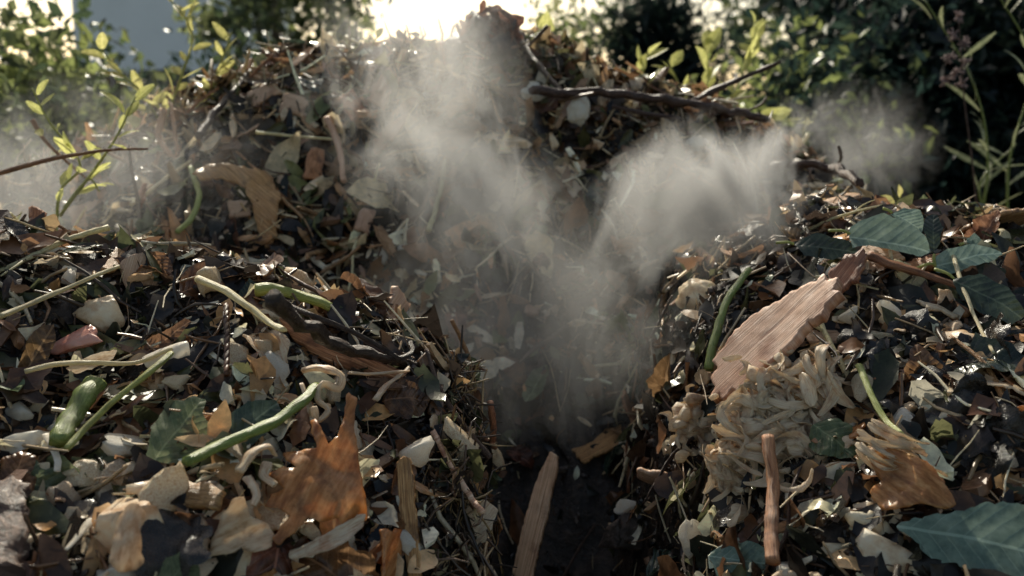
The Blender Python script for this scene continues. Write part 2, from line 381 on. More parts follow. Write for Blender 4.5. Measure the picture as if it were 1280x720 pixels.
def frames(x,y,tilt):
    nn=np.stack([-bil(SX,x,y),-bil(SY,x,y),np.ones_like(x)],-1); nn/=np.linalg.norm(nn,axis=1)[:,None]
    nn+=rng.normal(0,tilt,nn.shape); nn/=np.linalg.norm(nn,axis=1)[:,None]
    t=rng.normal(0,1,nn.shape); t-=nn*(t*nn).sum(1)[:,None]; t/=np.linalg.norm(t,axis=1)[:,None]
    b=np.cross(nn,t); return np.stack([t,b,nn],-1)
def litter(name,templates,n,smin,smax,pal,mat,tilt=.35,off=(.0,.012),xy=None,smooth=True):
    Vs=[];Fs=[];Cs=[];base=0; per=n//len(templates)
    pal=np.array(pal)
    for (tv,tf) in templates:
        x,y=sample(per) if xy is None else xy(per)
        Rm=frames(x,y,tilt); s=rng.uniform(0,1,per)**1.8*(smax-smin)+smin
        s3=s[:,None]*rng.uniform(.7,1.3,(per,3))
        z=bil(H,x,y); p=np.stack([x,y,z],-1)+Rm[:,:,2]*rng.uniform(off[0],off[1],per)[:,None]
        v=np.einsum('mij,mnj->mni',Rm,tv[None]*s3[:,None,:])+p[:,None,:]
        c=pal[rng.integers(0,len(pal),per)]*rng.uniform(.6,1.35,per)[:,None]
        Vs.append(v.reshape(-1,3)); Fs.append((tf[None]+(np.arange(per)*len(tv))[:,None,None]+base).reshape(-1,tf.shape[1])); Cs.append(np.repeat(np.clip(c,0,.9),len(tv),0)); base+=per*len(tv)
    o=fastmesh(name,np.concatenate(Vs),np.concatenate(Fs),mat,np.concatenate(Cs),smooth); tag(o,kind="stuff"); return o
def T_leaf():
    nu,nv=6,3; v=[];f=[]; a=random.uniform(.6,1.6); cu=random.uniform(-.8,.8); fo=random.uniform(0,.5); wd=random.uniform(.3,.65)
    for i in range(nu):
        t=i/(nu-1); w=wd*(math.sin(math.pi*min(1,max(0.03,t))**a)**.7+.05)*random.uniform(.7,1.2)
        for j in (-1,0,1): v.append((t-.5+random.uniform(-.04,.04),j*w*.5,cu*(t-.5)**2+fo*abs(j)*w*.5+random.uniform(-.05,.05)))
    for i in range(nu-1):
        for j in range(2): q=i*3+j; f.append((q,q+3,q+4,q+1))
    return np.array(v),np.array(f)
def T_tube(n,seg,r,bend,wig):
    P=[];a=random.uniform(-1,1)*bend;b=random.uniform(-1,1)*bend; ph=random.uniform(0,6)
    for i in range(n):
        t=i/(n-1)-.5; P.append(Vector((t,a*t*t+wig*math.sin(ph+t*7),b*t*t*.4+abs(wig)*.4*math.cos(ph+t*5))))
    V,F,U=tubegeo(P,lambda t:r*(.6+.5*math.sin(math.pi*min(1,t+.1))),seg,.3,1,random.random()*50)
    return np.array([tuple(q) for q in V]),np.array([f for f in F if len(f)==4])
def T_chip():
    L,W,Tk=1,random.uniform(.25,.6),random.uniform(.06,.16); v=[];n=4
    for i in range(n):
        t=i/(n-1)-.5; w=W*(.5 if i in(0,n-1) else 1)*random.uniform(.6,1)
        for sy,sz in((-1,-1),(1,-1),(1,1),(-1,1)): v.append((t*L+random.uniform(-.1,.1),sy*w/2,sz*Tk/2+.1*t*t+random.uniform(-.03,.03)))
    f=[]
    for i in range(n-1):
        for k in range(4): k2=(k+1)%4; f.append((i*4+k,i*4+k2,i*4+4+k2,i*4+4+k))
    f+=[(3,2,1,0),(n*4-4,n*4-3,n*4-2,n*4-1)]
    return np.array(v),np.array(f)
def T_crumb(rg=.5,sub=1):
    bm=bmesh.new(); bmesh.ops.create_icosphere(bm,subdivisions=sub,radius=.5); s=Vector((random.random()*99,0,0)); sc3=(1,random.uniform(.5,1),random.uniform(.35,.8))
    v=[tuple(q.co[k]*(1+rg*noise.noise(q.co*3+s)*2)*sc3[k] for k in range(3)) for q in bm.verts]; f=[tuple(a.index for a in x.verts) for x in bm.faces]; bm.free(); return np.array(v),np.array(f)
litter("compost_crumbs",[T_crumb() for _ in range(10)],32000,.004,.02,[(.018,.012,.008),(.03,.018,.011),(.055,.03,.018),(.01,.008,.006),(.1,.055,.03),(.04,.026,.016)],M['ahard'],off=(0,.01),smooth=False)
litter("leaf_fragments",[T_leaf() for _ in range(18)],9000,.018,.085,[(.12,.05,.022),(.05,.026,.014),(.045,.05,.02),(.1,.1,.038),(.24,.11,.05),(.02,.022,.014),(.03,.018,.012),(.018,.013,.01),(.012,.01,.008),(.015,.011,.008)],M['alit'],tilt=.55,off=(0,.022))
litter("twig_fragments",[T_tube(5,5,.024,.4,.03) for _ in range(12)],4800,.02,.11,[(.1,.05,.025),(.19,.1,.05),(.45,.3,.16),(.05,.032,.02),(.7,.55,.35)],M['ahard'],tilt=.5,off=(0.002,.022))
litter("wood_chip_fragments",[T_chip() for _ in range(18)],3000,.01,.055,[(.7,.47,.27),(.5,.27,.13),(.8,.62,.4),(.24,.12,.06),(.12,.06,.03),(.85,.72,.52)],M['ahard'],tilt=.6,off=(0.002,.022),smooth=False)
litter("peel_flakes",[T_leaf() for _ in range(14)],1200,.014,.06,[(.84,.66,.42),(.88,.78,.57),(.7,.43,.21),(.58,.31,.12),(.72,.63,.37)],M['alit'],tilt=.6,off=(0.004,.024),xy=frontsample)
litter("straw_bits",[T_tube(5,5,.012,.3,.02) for _ in range(10)],1100,.04,.14,[(.6,.46,.26),(.46,.32,.17),(.34,.2,.1),(.72,.6,.4)],M['ahard'],tilt=.6,off=(.004,.03))
litter("slope_straws",[T_tube(6,5,.022,.4,.03) for _ in range(10)],450,.06,.22,[(.72,.56,.34),(.55,.38,.2),(.34,.2,.1),(.8,.68,.46),(.15,.09,.05)],M['ahard'],tilt=.5,off=(.004,.03),xy=backsample)
litter("slope_leaf_scraps",[T_leaf() for _ in range(10)],1300,.03,.12,[(.4,.2,.08),(.24,.11,.045),(.18,.19,.07),(.66,.5,.28),(.06,.04,.02)],M['alit'],tilt=.7,off=(.004,.03),xy=backsample)
litter("slope_chip_scraps",[T_chip() for _ in range(10)],500,.03,.10,[(.7,.5,.3),(.5,.28,.14),(.8,.66,.46),(.25,.13,.07)],M['ahard'],tilt=.7,off=(.004,.03),xy=backsample,smooth=False)
litter("crest_bristle",[T_tube(5,5,.018,.6,.04) for _ in range(10)],1100,.03,.15,[(.16,.1,.06),(.36,.26,.14),(.08,.05,.03),(.5,.4,.24)],M['ahard'],tilt=1.6,off=(.0,.035),xy=crestsample)
litter("crest_leaf_fragments",[T_leaf() for _ in range(10)],1700,.02,.09,[(.18,.085,.04),(.12,.11,.04),(.34,.22,.1),(.06,.04,.02)],M['alit'],tilt=1.3,off=(.0,.035),xy=crestsample)
litter("edge_fringe",[T_tube(5,5,.02,.7,.05) for _ in range(8)],700,.02,.08,[(.12,.07,.04),(.34,.22,.1),(.06,.04,.025)],M['ahard'],tilt=1.2,off=(.0,.03),xy=edgesample)
litter("ridge_bristle",[T_tube(5,5,.018,.7,.05) for _ in range(8)],500,.02,.09,[(.12,.07,.04),(.4,.27,.13),(.06,.04,.025),(.6,.46,.28)],M['ahard'],tilt=1.3,off=(.0,.025),xy=ridgesample)
litter("ridge_leaf_fragments",[T_leaf() for _ in range(8)],500,.03,.08,[(.2,.09,.04),(.07,.08,.03),(.03,.02,.015),(.4,.26,.12)],M['alit'],tilt=1.1,off=(.0,.025),xy=ridgesample)
# ---------------- individual litter pieces
def leafmesh(name,mat,Wd,lob,fold,curl,seed):
    poly=[];n=14
    def w(t): return Wd*.5*(math.sin(math.pi*t**.85)**.75)*(1+lob*math.sin(t*22+seed))
    for i in range(n+1): t=i/n; poly.append((t,w(t)))
    for i in range(n-1,0,-1): t=i/n; poly.append((t,-w(t)))
    V,F,U=sheetgeo(poly,1.0,0,0,.0,0,.05,seed,.04,curl,fold,fq=.06)
    V=[(x-.5,y,z+.12*noise.noise(Vector((x*3,y*3,seed)))+.05*noise.noise(Vector((x*9,y*9,seed)))) for x,y,z in V]
    return mkobj(name,V,F,mat,U)
def chipmesh(name,mat,seed,W,Tk):
    poly=[]; n=5
    for i in range(n+1): poly.append((i/n,W*.5*random.uniform(.6,1)))
    for i in range(3): poly.append((1+random.uniform(-.12,.12),W*(.3-.3*i)*random.uniform(.7,1)))
    for i in range(n,-1,-1): poly.append((i/n,-W*.5*random.uniform(.6,1)))
    V,F,U=sheetgeo(poly,1,Tk,random.uniform(-.5,.5),.05,.02,.045,seed,.06,random.uniform(-.3,.3),0,fq=.06)
    return mkobj(name,[(x-.5,y,z) for x,y,z in V],F,mat,U)
def flakemesh(name,mat,seed):
    n=9; poly=[]; el=random.uniform(.3,.75)
    for i in range(n):
        a=2*math.pi*i/n; r=random.uniform(.5,1.15)*.5; poly.append((.5+r*math.cos(a),r*math.sin(a)*el))
    V,F,U=sheetgeo(poly,1,random.uniform(.02,.06),random.choice([-1,1])*random.uniform(.8,2.8),.12,.015,.045,seed,.06,random.uniform(-.8,1.0),0,fq=.08)
    return mkobj(name,[(x-.5,y,z) for x,y,z in V],F,mat,U)
protos={'leaf':[],'twig':[],'chip':[],'peel':[]}
for i in range(16):
    mt=[M['leafbr'],M['leafg'],M['leafd'],M['leafbr'],M['leafbk'],M['leafbr'],M['leafg'],M['leafbk']][i%8]
    protos['leaf'].append(leafmesh("fallen_leaf",mt,random.uniform(.35,.75),random.uniform(0,.22),random.uniform(-.2,.6),random.uniform(-1.1,1.1),i*3.7))
for i in range(12):
    a=[Vector((-.5,0,0)),Vector((-.2,random.uniform(-.08,.08),random.uniform(0,.05))),Vector((.15,random.uniform(-.08,.08),random.uniform(0,.06))),Vector((.5,0,0))]
    g=[tubegeo(catmull(a,6),lambda t:.024-.010*t,7,.4,1,i)]
    if i%2: g.append(tubegeo(catmull([a[2],a[2]+Vector((.12,.09,.05)),a[2]+Vector((.26,.14,.06))],3),lambda t:.012-.006*t,6,.3,1,i))
    V,F,U=join(g); protos['twig'].append(mkobj("twig",V,F,[M['bark'],M['bark'],M['woodo'],M['stemc']][i%4],U))
for i in range(14): protos['chip'].append(chipmesh("wood_chip",[M['wood'],M['woodo'],M['wood'],M['woodo'],M['bark']][i%5],i*2.2,random.uniform(.2,.55),random.uniform(.03,.10)))
for i in range(20):
    if i%3==0:
        V,F=chunkverts(Vector((i*3.3,1,0)),.4,1.6,True,3); protos['peel'].append(mkobj("vegetable_scrap",[(q.x*.5,q.y*random.uniform(.3,.31),q.z*.26) for q in V],F,[M['cream'],M['white']][i%6//3]))
    elif i in (5,14):
        b=1.0; P=[Vector((t-.5,b*(t-.5)**2,.08*math.sin(t*8+i))) for t in [k/14 for k in range(15)]]
        g=tubegeo(P,lambda t:.06*(.5+.7*math.sin(math.pi*min(1,t*.8+.15))),8,.35,.5,i); protos['peel'].append(mkobj("vegetable_scrap",g[0],g[1],M['husk'],g[2]))
    else:
        protos['peel'].append(flakemesh("vegetable_scrap",[M['husk'],M['tan'],M['husk'],M['cream'],M['husk'],M['amber'],M['stemc']][i%7],i*4.4))
KEEP=[]
for px,py,r in [(90,436,40),(127,402,30),(205,445,32),(222,540,42),(310,535,40),(400,590,64),(300,665,40),(160,670,52),(220,605,36),(220,610,30),(315,570,40),(370,530,30),(130,520,50),(95,535,30),(130,470,40),(300,400,40),(370,388,34),(430,450,40),(510,475,50),(480,430,50),(545,460,60),(560,500,40),(508,640,34),(960,425,80),(985,540,70),(930,580,50),(1035,490,40),(1140,600,55),(965,640,30),(1100,530,30),(905,415,30),(880,378,24),(1112,405,26),(1220,680,80),(1110,295,50),(1215,322,40),(925,700,34),(1095,680,50),(410,670,40),(255,350,34),(665,650,30),(720,150,40),(800,135,60),(900,145,60),(290,250,40),(330,270,30),(40,550,36)]:
    P0,_=site(px,py); KEEP.append((P0.x,P0.y,r*TAN/640*(P0-CAM).length))
def clear(x,y):
    m=np.ones(len(x),bool)
    for a,b,r in KEEP: m&=((x-a)**2+(y-b)**2)>r*r
    return m
def scatter(key,n,smin,smax,label,cat,group,tilt,off,fn=None,first=True):
    ps=protos[key]; x,y=(fn or sample)(n*3); m=clear(x,y); x=x[m]; y=y[m]; pr=rng.permutation(len(x))[:n]; x=x[pr]; y=y[pr]; n=len(x); Rm=frames(x,y,tilt)
    for i in range(n):
        src=ps[i%len(ps)]; o=src if (i<len(ps) and first) else src.copy()
        if o is not src: coll.objects.link(o)
        s=smin+(smax-smin)*rng.random()**1.5
        p=Vector((x[i],y[i],float(bil(H,x[i],y[i]))))+Vector(Rm[i][:,2])*rng.uniform(*off)
        o.matrix_world=Matrix.Translation(p)@Matrix(Rm[i].tolist()).to_4x4()@Matrix.Diagonal((s,s*rng.uniform(.8,1.2),s,1))
        tag(o,label,cat,group)
scatter('leaf',300,.05,.13,"crumpled damp fallen leaf lying on the compost heap","leaf","fallen leaves on the compost heap",.5,(.01,.028))
scatter('twig',170,.06,.2,"thin broken twig lying on the compost heap","twig","twigs on the compost heap",.3,(.01,.026))
scatter('twig',80,.08,.2,"thin broken twig sticking up from the heap crest","twig","twigs on the compost heap",1.5,(.0,.02),crestsample,False)
scatter('chip',300,.03,.115,"split wood chip lying on the compost heap","wood chip","wood chips on the compost heap",.5,(.01,.024))
scatter('peel',300,.03,.092,"pale vegetable scrap lying on the compost heap","vegetable scrap","vegetable scraps on the compost heap",.45,(.012,.026),frontsample)
# ---------------- larger recognisable pieces: near mound
stem("vegetable_stalk",[(248,368),(275,378),(310,402),(340,424),(356,433)],.0065,.0042,M['stemc'],"pale yellow-green vegetable stalk lying on dark leaves","vegetable stalk",.045,flat=.7,drape=.1)
stem("vegetable_stalk",[(320,380),(350,377),(385,388),(415,400)],.009,.007,M['stemg'],"thick ribbed pale green stalk piece with cut ends","vegetable stalk",.04,drape=.1)
stem("branch",[(345,398),(385,432),(430,455),(490,468),(540,482),(588,487)],.0085,.0045,M['bark'],"dark knotty branch lying over the mound edge with forked tip","branch",.05,branches=[([(540,482),(570,497),(594,510)],.004,.002),([(350,400),(390,415),(450,440),(500,470)],.004,.003),([(500,470),(515,460),(514,447)],.003,.002),([(560,484),(575,478),(585,480)],.003,.002)],knots=.7,jit=.5,drape=.0)
sheet("bark_piece",[(345,395),(380,408),(430,428),(480,455),(510,466),(500,474),(470,470),(410,450),(370,425)],[(345,398),(508,470)],M['woodo'],"long peeling strip of reddish bark along a branch","bark",mix=.6,thick=.003,ridge=.001,wave=.006,lift=.036,cup=-4)
stem("vegetable_stalk",[(33,483),(70,474),(120,472),(170,472),(217,454)],.0038,.0026,M['stemc'],"thin cream root lying across damp leaves","vegetable stalk",.042,drape=.1)
stem("vegetable_stalk",[(84,584),(115,550),(155,512),(195,480),(215,462)],.0036,.0038,M['stemg'],"slender olive green stalk with split end","vegetable stalk",.046,drape=.1)
stem("vegetable_stalk",[(234,602),(265,587),(310,568),(352,545),(380,522),(397,505)],.0062,.0068,M['stemd'],"thick glossy green stalk lying on the scraps","vegetable stalk",.05,knots=.1,drape=.1)
stem("leek_stalk",[(74,572),(88,545),(108,515),(122,497)],.010,.012,M['stemd'],"short dark green leek piece","vegetable stalk",.042,drape=.1)
sheet("leaf",[(185,560),(190,540),(199,520),(205,505),(225,499),(245,496),(258,500),(254,520),(262,535),(258,552),(255,570),(247,585),(225,583),(205,582),(184,575)],[(190,583),(252,500)],M['leafg'],"flat grey-green leaf with toothed edge and clear veins","leaf",mix=.55,thick=0,wave=.010,lift=.05,ragged=.004,fold=.06,stalk=M['stemg'],tilt=(0,0,.2))
sheet("leaf",[(268,545),(285,520),(310,503),(345,500),(352,515),(335,540),(310,560),(285,572),(262,570)],[(264,568),(350,502)],M['leafd'],"dark glossy green leaf tucked under a stalk","leaf",mix=.6,thick=0,lift=.035,fold=.15,wave=.01)
sheet("leaf",[(222,368),(226,345),(240,330),(258,326),(272,335),(284,350),(282,368),(262,378),(240,376)],[(224,370),(280,338)],M['leafbr'],"curled dark brown dead leaf standing up","leaf",mix=.8,thick=0,wave=.018,lift=.03,curl=1.5,tilt=(.1,-.2,0))
sheet("leaf",[(290,385),(300,362),(312,348),(320,355),(318,375),(308,395)],[(300,392),(314,350)],M['leafd'],"upright folded dark leaf","leaf",mix=.8,thick=0,wave=.01,lift=.03)
sheet("leaf",[(168,450),(172,432),(190,420),(215,410),(232,400),(240,405),(222,425),(200,442)],[(168,448),(240,403)],M['leafbr'],"reddish brown curled leaf strip","leaf",mix=.6,thick=0,lift=.035,fold=.3,wave=.012)
chunk("vegetable_scrap",(127,402),52,36,10,M['cream'],"pale yellow cut vegetable chunk","vegetable scrap",lift=1.3)
chunk("vegetable_scrap",(92,436),50,30,8,M['pink'],"pinkish root vegetable piece with cut side","vegetable scrap",lift=1.8,rough=.35)
sheet("leaf",[(82,460),(100,450),(125,440),(148,438),(140,450),(115,460),(95,466)],[(82,462),(147,440)],M['tan'],"rust coloured leaf beside pink peel","leaf",mix=.5,thick=0,lift=.05,wave=.008)
sheet("eggshell",[(177,445),(190,436),(212,428),(232,424),(238,434),(236,448),(215,452),(192,462),(180,457)],[(177,452),(238,432)],M['white'],"white broken eggshell piece","eggshell",mix=.5,thick=.002,cup=-3.5,lift=.05,wave=.006,ragged=.004)
sheet("vegetable_peel",[(0,548),(20,541),(50,538),(72,541),(66,552),(40,560),(15,568),(0,566)],[(0,560),(72,541)],M['white'],"flat white vegetable peel","vegetable peel",mix=.6,thick=.002,lift=.035,wave=.008)
stem("vegetable_peel",[(60,560),(66,575),(72,590),(72,606)],.0045,.003,M['white'],"small curved white peel strip","vegetable peel",.035,flat=.35)
stem("vegetable_peel",[(84,706),(96,692),(105,680),(116,668)],.002,.005,M['white'],"thin white peel strip","vegetable peel",.035,flat=.35)
chunk("nut",(131,602),40,22,28,M['woodo'],"small brown almond shaped nut","nut",cut=False,rough=.08,lift=.9)
chunk("vegetable_scrap",(350,489),28,34,120,M['cream'],"small pale orange root end","vegetable scrap",lift=.9)
sheet("torn_peel",[(434,488),(447,497),(443,530),(447,552),(453,585),(463,628),(450,640),(434,645),(420,640),(402,650),(385,645),(370,662),(348,680),(340,674),(352,655),(364,642),(350,634),(331,630),(340,615),(356,610),(344,597),(333,586),(352,580),(372,586),(358,570),(350,557),(372,560),(396,560),(390,540),(388,522),(393,520),(402,540),(410,556),(422,546),(430,520)],[(345,670),(440,500)],M['amber'],"large torn amber vegetable skin with spiky lobes","vegetable peel",mix=.6,thick=.0012,wave=.010,lift=.07,ragged=.002,res=.003,c=(410,600),cup=-1.4,tilt=(-.1,0,.35))
sheet("torn_peel",[(362,690),(385,678),(410,665),(435,650),(458,640),(452,660),(432,680),(405,692),(375,699),(360,698)],[(362,695),(456,645)],M['husk'],"pale folded vegetable sheath","vegetable peel",mix=.6,thick=.002,wave=.008,cup=5,lift=.045)
sheet("torn_peel",[(265,672),(275,650),(292,632),(305,630),(315,645),(335,650),(345,665),(335,685),(318,690),(300,680),(285,690),(262,695)],[(262,690),(340,655)],M['tan'],"orange tan torn peel with notched edge","vegetable peel",mix=.6,thick=.0015,wave=.014,lift=.045,ragged=.003,tilt=(-.1,0,.2),cup=1)
chunk("vegetable_scrap",(160,680),86,74,60,M['cream'],"large cream coloured cut vegetable chunk with flat faces","vegetable scrap",dz=.75,rough=.3,lift=.6)
sheet("torn_peel",[(136,705),(142,660),(155,632),(172,628),(182,640),(176,670),(180,700),(168,712),(150,716)],[(150,714),(168,630)],M['tan'],"thin pale shell-like skin over a cream chunk","vegetable peel",mix=.7,thick=.0015,wave=.010,lift=.085,cup=-3,ragged=.003)
chunk("vegetable_scrap",(262,680),60,42,35,M['cream'],"pale curved vegetable piece","vegetable scrap",rough=.35,lift=.8)
chunk("vegetable_scrap",(285,700),40,70,20,M['cream'],"pale elongated vegetable wedge","vegetable scrap",rough=.3,lift=.8)
sheet("ginger_peel",[(155,608),(175,602),(200,592),(222,586),(232,600),(250,603),(262,600),(285,610),(262,622),(240,620),(218,628),(205,620),(180,620),(158,614)],[(155,611),(284,610)],M['husk'],"long lobed pale ginger peel","vegetable peel",mix=.6,thick=.003,wave=.012,cup=-4,lift=.05,ragged=.004)
for k,(pts,r) in enumerate([([(380,482),(405,480),(428,488),(424,505),(405,500),(398,520),(412,535),(398,548),(392,530)],.0055),([(300,612),(316,588),(335,580),(345,592)],.005),([(335,600),(330,615),(345,628)],.005),([(310,620),(322,640),(318,655)],.005),([(470,520),(480,505),(495,492),(512,478)],.0035),([(395,555),(388,530),(378,500)],.0035),([(375,360),(385,375),(398,385),(408,380),(398,362)],.004),([(437,486),(465,487),(512,482)],.003)]):
    stem("vegetable_sprout",pts,r,r*.65,M['husk'],"curled pale noodle-like sprout on the scraps","vegetable sprout",.046,jit=.6,drape=.1,flat=.6,knots=.4)
for k,(c,wp,hp,a) in enumerate([((335,640),34,22,30),((425,705),50,30,10),((465,690),45,28,-20),((480,650),24,20,0),((300,655),40,26,60),((400,620),26,18,0),((18,520),44,26,20),((45,510),30,20,0),((455,515),22,16,0),((240,705),36,40,0),((520,690),24,18,0),((330,710),30,40,80),((130,690),36,44,70),((290,625),26,20,30),((205,300),22,14,10),((250,460),18,12,0),((190,480),18,12,0)]):
    chunk("vegetable_scrap",c,wp,hp,a,M['cream'] if k%3 else M['white'],"pale rounded vegetable scrap among darker litter","vegetable scrap",group="loose pale scraps in the pile",rough=.35,lift=.9,sub=3)
sheet("wood_splinter",[(494,578),(503,570),(511,574),(515,600),(520,650),(525,720),(512,735),(506,690),(500,630)],[(516,730),(503,573)],M['woodo'],"orange brown split stick standing on end","wood splinter",mix=.8,thick=.005,ridge=.001,wave=.004,lift=.05,tilt=(-.5,0,.1),res=.003)
sheet("wood_splinter",[(648,735),(640,715),(656,650),(666,610),(674,590),(681,578),(688,563),(696,569),(697,586),(688,615),(683,645),(674,680),(668,705),(664,735)],[(652,725),(690,566)],M['wood'],"pale pointed wood splinter standing upright in the hollow","wood splinter",mix=.7,thick=.008,ridge=.001,wave=.003,lift=.16,c=(665,700),tilt=(-.5,0,.3),res=.003)
stem("log",[(8,740),(12,700),(14,660),(10,625)],.019,.016,M['bark'],"dark thick rotting log end","log",.03,jit=.5)
sheet("leaf",[(198,722),(205,700),(225,690),(245,698),(252,725),(225,735)],[(205,735),(240,692)],M['leafg'],"green veined leaf under pale scraps","leaf",mix=.6,thick=0,lift=.04,wave=.008)
sheet("bark_piece",[(0,575),(25,562),(48,570),(45,600),(40,630),(15,635),(0,632)],[(5,635),(30,565)],M['leafbr'],"flat brown bark flake","bark",mix=.6,thick=.003,lift=.03,wave=.01)
stem("twig",[(0,415),(40,398),(90,375),(150,350)],.004,.0025,M['stemc'],"long straight straw coloured stick","twig",.042,drape=.1)
stem("twig",[(283,395),(284,430),(284,485)],.0035,.003,M['leafbr'],"upright reddish brown twig","twig",.034)
sheet("wood_chip",[(148,330),(165,318),(182,314),(195,335),(202,358),(180,368),(160,372)],[(165,371),(182,314)],M['wood'],"pale squared wood chip in the litter","wood chip",mix=.6,thick=.006,lift=.025)
sheet("leaf",[(25,455),(35,425),(50,408),(68,405),(70,425),(60,450),(40,470),(15,500),(10,480)],[(14,495),(66,408)],M['leafbr'],"tan rolled dry leaf","leaf",mix=.6,thick=0,lift=.034,fold=.4,wave=.01)
# far slope
sheet("wood_splinter",[(240,215),(260,205),(300,208),(335,215),(350,240),(345,268),(348,300),(335,310),(322,290),(316,260),(305,232),(280,225),(250,226)],[(245,218),(342,300)],M['woodo'],"torn reddish wood splinter bent down the slope","wood splinter",mix=.5,thick=.006,ridge=.002,lift=.05,c=(320,245),wave=.01,ragged=.006,res=.006)
stem("twig",[(163,270),(185,255),(210,235),(240,214)],.005,.004,M['stemc'],"pale straight stick on the slope","twig",.05)
stem("vegetable_stalk",[(240,222),(246,245),(250,262),(240,285),(222,305)],.006,.005,M['stemg'],"curved yellow green stalk hanging down","vegetable stalk",.05)
stem("branch",[(248,186),(270,155),(295,125),(318,96)],.009,.005,M['bark'],"bare brown branch leaning up the slope","branch",.06)
stem("twig",[(320,178),(360,182),(415,187)],.004,.003,M['stemc'],"short straw coloured stick","twig",.05)
stem("branch",[(205,150),(200,185),(222,210),(215,150),(212,140)],.007,.004,M['woodo'],"short forked brown branch","branch",.05)
stem("twig",[(535,300),(545,270),(552,240),(556,210)],.006,.004,M['stemc'],"pale stick standing in the steam","twig",.04)
stem("twig",[(410,160),(425,200),(430,240)],.008,.006,M['wood'],"pale wood stick sliding down","twig",.05)
for c,wp,hp,a,mt in [((368,130),34,26,-15,'wood'),((393,205),24,44,80,'woodo'),((455,275),20,30,70,'wood'),((115,265),60,30,15,'wood'),((80,300),60,22,-10,'wood'),((330,115),40,20,25,'wood'),((480,110),26,50,60,'wood'),((440,130),24,34,120,'woodo'),((300,260),30,22,0,'wood')]:
    a_=math.radians(a); u=(math.cos(a_),-math.sin(a_)); v=(math.sin(a_),math.cos(a_)); L2,W2=max(wp,hp)/2,min(wp,hp)/2
    q=lambda s,t:(c[0]+u[0]*s*L2+v[0]*t*W2,c[1]+u[1]*s*L2+v[1]*t*W2)
    sheet("wood_chip",[q(-1,-.8),q(0,-1),q(1,-.7),q(.85,.2),q(1,.9),q(0,.9),q(-1,1),q(-.9,0)],[q(-1,0),q(1,0)],M[mt],"blocky split wood chip on the back slope","wood chip",mix=.35,thick=.008,ridge=.002,lift=.04,res=.006,group="blocky wood chips",ragged=.006)
# ---------------- crest
stem("branch",[(665,130),(720,134),(780,136),(840,142),(900,154),(955,166)],.012,.009,M['bark'],"long dark bare branch lying along the heap crest","branch",.07,branches=[([(865,143),(900,126),(940,109),(975,94)],.007,.004),([(765,150),(800,158),(850,165)],.005,.004),([(930,156),(950,148),(958,138)],.004,.002)],knots=.7,drape=.2,jit=.4)
stem("branch",[(650,62),(675,95),(700,125)],.008,.006,M['bark'],"short dark twig rising from the crest","branch",.05)
stem("branch",[(968,222),(1005,219),(1045,224),(1075,245)],.011,.008,M['bark'],"dark knotty branch on the heap shoulder","branch",.05,knots=.6,branches=[([(1040,224),(1050,212),(1048,200)],.004,.003)],jit=.4)
chunk("vegetable_scrap",(720,150),30,22,90,M['white'],"bright white rounded scrap under a branch","vegetable scrap",lift=4,rough=.25,cut=False)
chunk("vegetable_scrap",(667,123),24,17,0,M['white'],"bright white scrap on the crest","vegetable scrap",lift=4,rough=.3,cut=False)
chunk("vegetable_scrap",(793,118),20,15,0,M['white'],"small white scrap on the crest","vegetable scrap",lift=4,rough=.3,cut=False)
chunk("vegetable_scrap",(865,190),24,16,30,M['white'],"white scrap on dark litter","vegetable scrap",lift=4,rough=.3,cut=False)
for c in [(690,180),(745,185),(770,205),(905,185),(830,175)]:
    chunk("vegetable_scrap",c,22,11,random.uniform(0,180),M['cream'],"small pale scrap below the crest","vegetable scrap",lift=4,rough=.35,group="pale scraps below the crest",sub=3)
def clump(center,dy,rad,n,seed,label):
    c0=at(center[0],center[1],dy); r=np.random.default_rng(seed)
    V,F=chunkverts(Vector((seed,0,0)),.5,1.6,False,3); o=mkobj("compost_clod",[(q.x*rad*.8,q.y*rad*.8,q.z*rad*.7) for q in V],F,M['stone'],loc=c0); tag(o,label,"clod"); G=[]
    for i in range(n):
        dv=Vector(r.normal(0,1,3)).normalized(); tv,tf=T_leaf(); s=r.uniform(.03,.08); M3=frame(Vector(r.normal(0,1,3)),(dv+Vector(r.normal(0,.5,3))).normalized())
        G.append(([dv*rad*.75+M3@(Vector(q)*s) for q in tv],[tuple(int(a) for a in f) for f in tf],[(q[0]+.5,q[1]) for q in tv]))
    V,F,U=join(G); mkobj("matted_leaves",V,F,M['leafbr'],U,parent=o); return o
clump((612,52),2.25,.085,100,5,"dark clod of matted leaves on the heap summit")
clump((722,108),2.25,.05,50,6,"brown clod of leaves under a branch")
# ---------------- right mound
sheet("wood_slab",[(886,497),(893,484),(888,470),(897,460),(890,450),(900,438),(910,426),(920,412),(932,400),(950,388),(980,371),(1008,355),(1018,352),(1030,340),(1034,350),(1048,344),(1042,358),(1050,364),(1034,378),(1026,394),(1010,402),(1000,416),(985,434),(970,448),(955,460),(948,474),(934,478),(926,492),(915,486),(905,500),(896,492)],[(890,485),(1040,350)],M['slab'],"large flat torn slab of pale pinkish brown wood","wood slab",mix=.5,thick=.015,ridge=.0005,wave=.002,lift=.085,ragged=.004,c=(960,425),res=.003,tilt=(-.45,.1,.3))
sheet("bark_piece",[(1030,352),(1045,330),(1055,318),(1066,316),(1080,306),(1083,325),(1074,335),(1070,350),(1056,358),(1050,372),(1036,366)],[(1040,362),(1080,312)],M['woodo'],"reddish brown torn bark end","bark",mix=.6,thick=.008,ridge=.001,lift=.085,ragged=.006,tilt=(-.3,0,.3))
